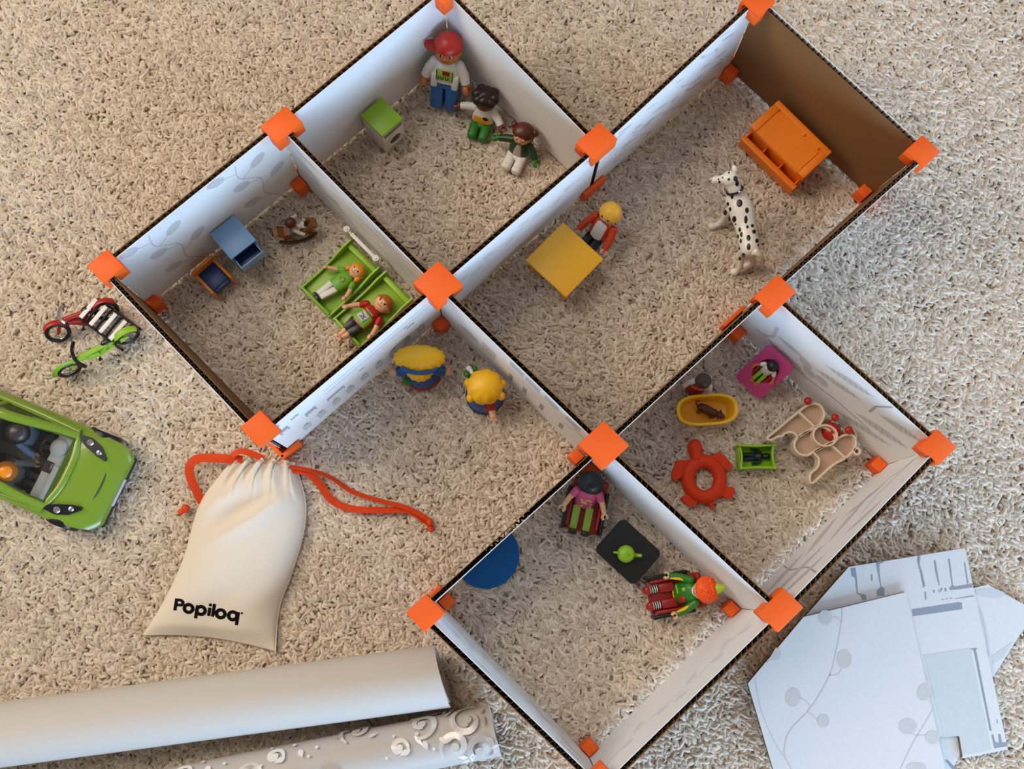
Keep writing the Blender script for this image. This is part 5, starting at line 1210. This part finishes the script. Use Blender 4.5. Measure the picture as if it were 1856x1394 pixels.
def bike_rack():
    a, b = at(172, 566, .6), at(233, 612, .6); c = (a + b) / 2; d = b - a; rz = math.atan2(d.y, d.x); L_ = d.length
    o = thing('toy_bicycle_rack', 'black toy bicycle rack with white striped bars between the two bicycles', 'bicycle rack', (c.x, c.y, 0), rz)
    n = 8
    K_ = 1.3
    for s in (1, -1): MB().tube([(-L_ / 2 - .2, s * 1.3, .12), (L_ / 2 + .2, s * 1.3, .12)], .12, 8).build('foot_bar', BLACK, o)
    for k in range(n):
        x = -L_ / 2 + L_ * k / (n - 1); wht = k in (0, 2, 4, 6)
        m = MB(); hgt = 2.0
        m.tube(smooth([(x, -1.3, .1), (x, -1.25, hgt - .4), (x, -.85, hgt), (x, .85, hgt), (x, 1.25, hgt - .4), (x, 1.3, .1)], 3), .13, 8)
        m.build('hoop', BLACK, o)
        if wht: MB().box((x, 0, hgt + .12), (.42, 2.3, .14), .05).build('reflector', WHITE, o)
bike_rack()

# ------------------------------------------------------------------ green car
CARG = mat('green_car_paint', srgb(124, 152, 40), .24, var=.02, coat=.3)
GLASS = mat('clear_plastic_glass', (.86, .9, .92), .06, trans=1.0, var=.0); SMOKE = pl('interior_dark_plastic', (44, 42, 44), .5)
def car():
    fr = at(205, 890, 1.8)                                # nose, heading towards the lower right
    hd = math.atan2(at(200, 884, 2).y - at(0, 799, 2).y, at(200, 884, 2).x - at(0, 799, 2).x)
    o = thing('toy_car', 'lime green toy car with open windscreen view of its passengers, left edge', 'car', (fr.x, fr.y, 0), hd, sc_=1.16)
    # local: +x forward, nose at x = 0.4; y left; sections (x, half width, belt height, hood z)
    W = 3.85
    xs = [(-19.2, .82, 2.7), (-18.6, .93, 3.0), (-16, 1.0, 3.25), (-13, 1.0, 3.35), (-10, 1.0, 3.3), (-8.2, 1.0, 3.2), (-6.5, 1.0, 3.15), (-4.9, 1.0, 3.05), (-3.7, .99, 2.95), (-2.5, .975, 2.75), (-1.4, .95, 2.45), (-.5, .90, 2.1), (.0, .82, 1.85), (.22, .74, 1.65)]
    xs = [(x + (.8 if x < -3 else .8 * x / -3 * 1 if x < 0 else 0), k, z) for x, k, z in xs]
    m = MB(); t = bmesh.new(); rings = []; n = 22
    def sec(x, k, zt):
        out = []; w_ = W * k
        for i in range(n + 1):
            u = -1 + 2 * i / n; cw = 1 if abs(u) < 1 else 1
            yy = math.copysign(abs(u) ** .8, u); crown = (1 - abs(u) ** 3.2)
            zs = 1.45 + .95 * min(1, max(0, .3 - x) / 1.8); out.append((x, w_ * yy, zs + (zt - zs) * crown ** .6 if abs(u) < 1 else zs))
        low = [(x, w_ * 1.01, 1.2), (x, w_ * .96, .55), (x, -w_ * .96, .55), (x, -w_ * 1.01, 1.2)]
        return out + low
    S_ = [sec(*a) for a in xs]
    for s in S_: rings.append([t.verts.new(p) for p in s])
    nn = n + 5
    for a_, (A_, B_) in enumerate(zip(rings, rings[1:])):
        for k in range(nn):
            # cabin opening in the upper skin between the windscreen foot and the tail
            if 3 <= k <= n - 4 and xs[a_ + 1][0] <= -4.05 and xs[a_][0] >= -17.9: continue
            t.faces.new((A_[k], A_[(k + 1) % nn], B_[(k + 1) % nn], B_[k]))
    t.faces.new(rings[0]); t.faces.new(rings[-1][::-1])
    m._add(t); m.build('body', CARG, o, ang=35)
    # pillars, roof and glass
    zr = 5.6
    X0 = -1.3
    def tb(name, pts, r_, mm=CARG, flat=.7): return MB().tube(smooth([(x + X0, y, z) for x, y, z in pts], 5), r_, 10, flat=flat).build(name, mm, o)
    for s in (1, -1):
        tb('pillar', [(-2.6, s * 2.95, 2.95), (-4.6, s * 2.78, 4.2), (-7.0, s * 2.45, 5.35), (-9.0, s * 2.35, 5.65)], .38)
        tb('roof_rail', [(-8.2, s * 2.4, 5.6), (-11, s * 2.4, 5.75), (-14, s * 2.4, 5.4), (-16.3, s * 2.6, 3.3)], .42)
        tb('sill', [(-2.7, s * 3.25, 2.9), (-6, s * 3.4, 3.2), (-11, s * 3.4, 3.3), (-16, s * 3.1, 3.0)], .3)
        MB().poly([(x + X0, y, z) for x, y, z in ((-3.2, s * 3.12, 3.0), (-8.4, s * 3.25, 3.3), (-8.6, s * 2.55, 5.45), (-6.6, s * 2.62, 5.1), (-4.6, s * 2.9, 4.15))]).build('side_glass', GLASS, o)
        MB().poly([(x + X0, y, z) for x, y, z in ((-8.8, s * 3.25, 3.3), (-15.2, s * 3.1, 3.2), (-14, s * 2.5, 5.2), (-8.9, s * 2.55, 5.45))]).build('side_glass', GLASS, o)
        tb('pillar', [(-8.7, s * 3.25, 3.3), (-8.75, s * 2.5, 5.5)], .22)
    tb('cowl', [(-2.6, 2.9, 2.95), (-2.15, 1.5, 3.02), (-2.05, 0, 3.05), (-2.15, -1.5, 3.02), (-2.6, -2.9, 2.95)], .3, CARG)
    MB().prism([(x + X0, y) for x, y in ((-15.4, -2.2), (-9.4, -2.45), (-9.4, 2.45), (-15.4, 2.2))], 5.55, 5.8, .1).build('roof', CARG, o)
    MB().grid(lambda u, v: (-2.35 + X0 - 6.8 * u, (-1 + 2 * v) * (2.75 - .5 * u), 3.02 + 2.6 * math.sin(u * PI / 2) ** .9 + .12 * math.sin(PI * v)), 10, 10).build('windscreen', GLASS, o)
    # interior
    MB().box((-10.2, 0, .95), (13, 6.2, .3), .05).build('cabin_floor', SMOKE, o)
    d = MB().box((-3.5 + X0, 0, 2.55), (1.3, 5.3, .7), .2).box((-3.05 + X0, -1.2, 2.95), (.5, 2.8, .3), .1).build('dashboard', WHITE, o)
    MB().ball((-3.6 + X0, 1.55, 2.95), (.7, .75, .45), 18).build('instrument_hood', WHITE, d)
    MB().box((-3.75 + X0, -.1, 2.93), (.75, .9, .1), .03).build('screen', pl('dash_screen', (90, 74, 66), .2), d)
    MB().tube([(-4.55 + X0 + .1 * math.cos(t_), 1.5 + .8 * math.cos(t_), 2.9 + .8 * math.sin(t_)) for t_ in [2 * PI * k / 24 for k in range(24)]], .11, 8, closed=True).build('steering_wheel', SMOKE, o)
    for s in (1, -1):
        st = MB().box((-6.6 + X0, s * 1.5, 1.6), (2.4, 2.2, .6), .2).build('seat', SMOKE, o)
        MB().box((-7.9 + X0, s * 1.5, 2.9), (.6, 2.2, 2.6), .25, mtx=rotm(0, -.2, 0)).build('seat_back', SMOKE, st)
    # lamps, grille, plate, wheels
    for s in (1, -1):
        zz = lambda x, y: 2.35
        pts = [(x + .7, s * y) for x, y in ((-4.5, 3.15), (-3.6, 3.25), (-2.6, 2.9), (-1.9, 2.2), (-1.9, 1.95), (-2.6, 2.05), (-3.6, 2.4), (-4.3, 2.75))]
        hl = MB().prism(pts[::s], 2.0, 2.98, .05, fn=lambda p: (p.x, p.y, p.z + .13 - .17 * (p.x + 3.3) - .12 * max(0, abs(p.y) - 2.3))).build('headlamp', BLACK, o)
        for x, y, z, r_ in ((-2.8, s * 2.85, 2.96, .28), (-1.85, s * 2.38, 2.86, .22)):
            MB().lathe([(r_, 0), (r_ * .9, .1), (r_ * .5, .05), (0, .08)], (x, y, z), 18, rotm(0, .3, 0)).build('lamp_lens', SILVER, hl)
        for x in (-2.6, -14.6):
            w_ = MB().lathe([(.7, -.5), (1.22, -.5), (1.3, -.38), (1.3, .38), (1.22, .5), (.7, .5)], (x, s * 3.52, 1.3), 32, Matrix.Rotation(PI / 2, 3, 'X')).build('wheel', BLACK, o)
            MB().lathe([(0, .42), (.3, .48), (.8, .48), (.92, .54), (.95, .3), (0, .3)], (x, s * 3.52, 1.3), 28, Matrix.Rotation(-s * PI / 2, 3, 'X')).build('hubcap', pl('pale_hub', (214, 208, 206), .3), w_)
    MB().rim([(-.95, -1.5), (-.8, -.7), (-.75, 0), (-.8, .7), (-.95, 1.5)], .14, 2.0, 2.36, False).build('grille_slot', SMOKE, o)
    MB().box((.26, 0, 1.0), (.12, 2.3, .5), .03).build('number_plate', pl('pale_plate', (206, 204, 206), .3), o)
    MB().box((-.05, 0, .62), (.75, 6.0, .35), .14).build('bumper', SMOKE, o)
    # passengers: things of their own
    def place(x, y, z, lx=0): return o.matrix_world @ Matrix.Translation((x * .01, y * .01, z * .01)) @ Matrix.Rotation(PI / 2, 4, 'Z')
    def helmet(oo, hc):
        MB().ball((0, .05, hc[2] + .12), (1.22, 1.22, 1.15), 24).build('hair', pl('charcoal_plastic', (58, 52, 50), .35), oo)
    fig(place(-7.5, 1.5, 1.75), 'toy_driver', 'dark-haired toy driver inside the green car', 'toy figure', pl('pale_blue_plastic', (120, 140, 170)), SMOKE, BLACK, None, hairfn=helmet, seated=True, scale=.72, arms=((.3, .45), (.3, .45)))
    def cone(oo, hc): MB().lathe([(1.2, -.2), (1.15, .3), (.8, .85), (.3, 1.1), (0, 1.15)], hc, 22).build('hair', pl('ginger_plastic', (236, 142, 26), .3), oo)
    fig(place(-7.1, -1.5, 1.75), 'toy_passenger', 'ginger-haired toy passenger inside the green car', 'toy figure', GREY, SMOKE, BLACK, None, hairfn=cone, seated=True, scale=.68, arms=((.3, .45), (.3, .45)))
car()
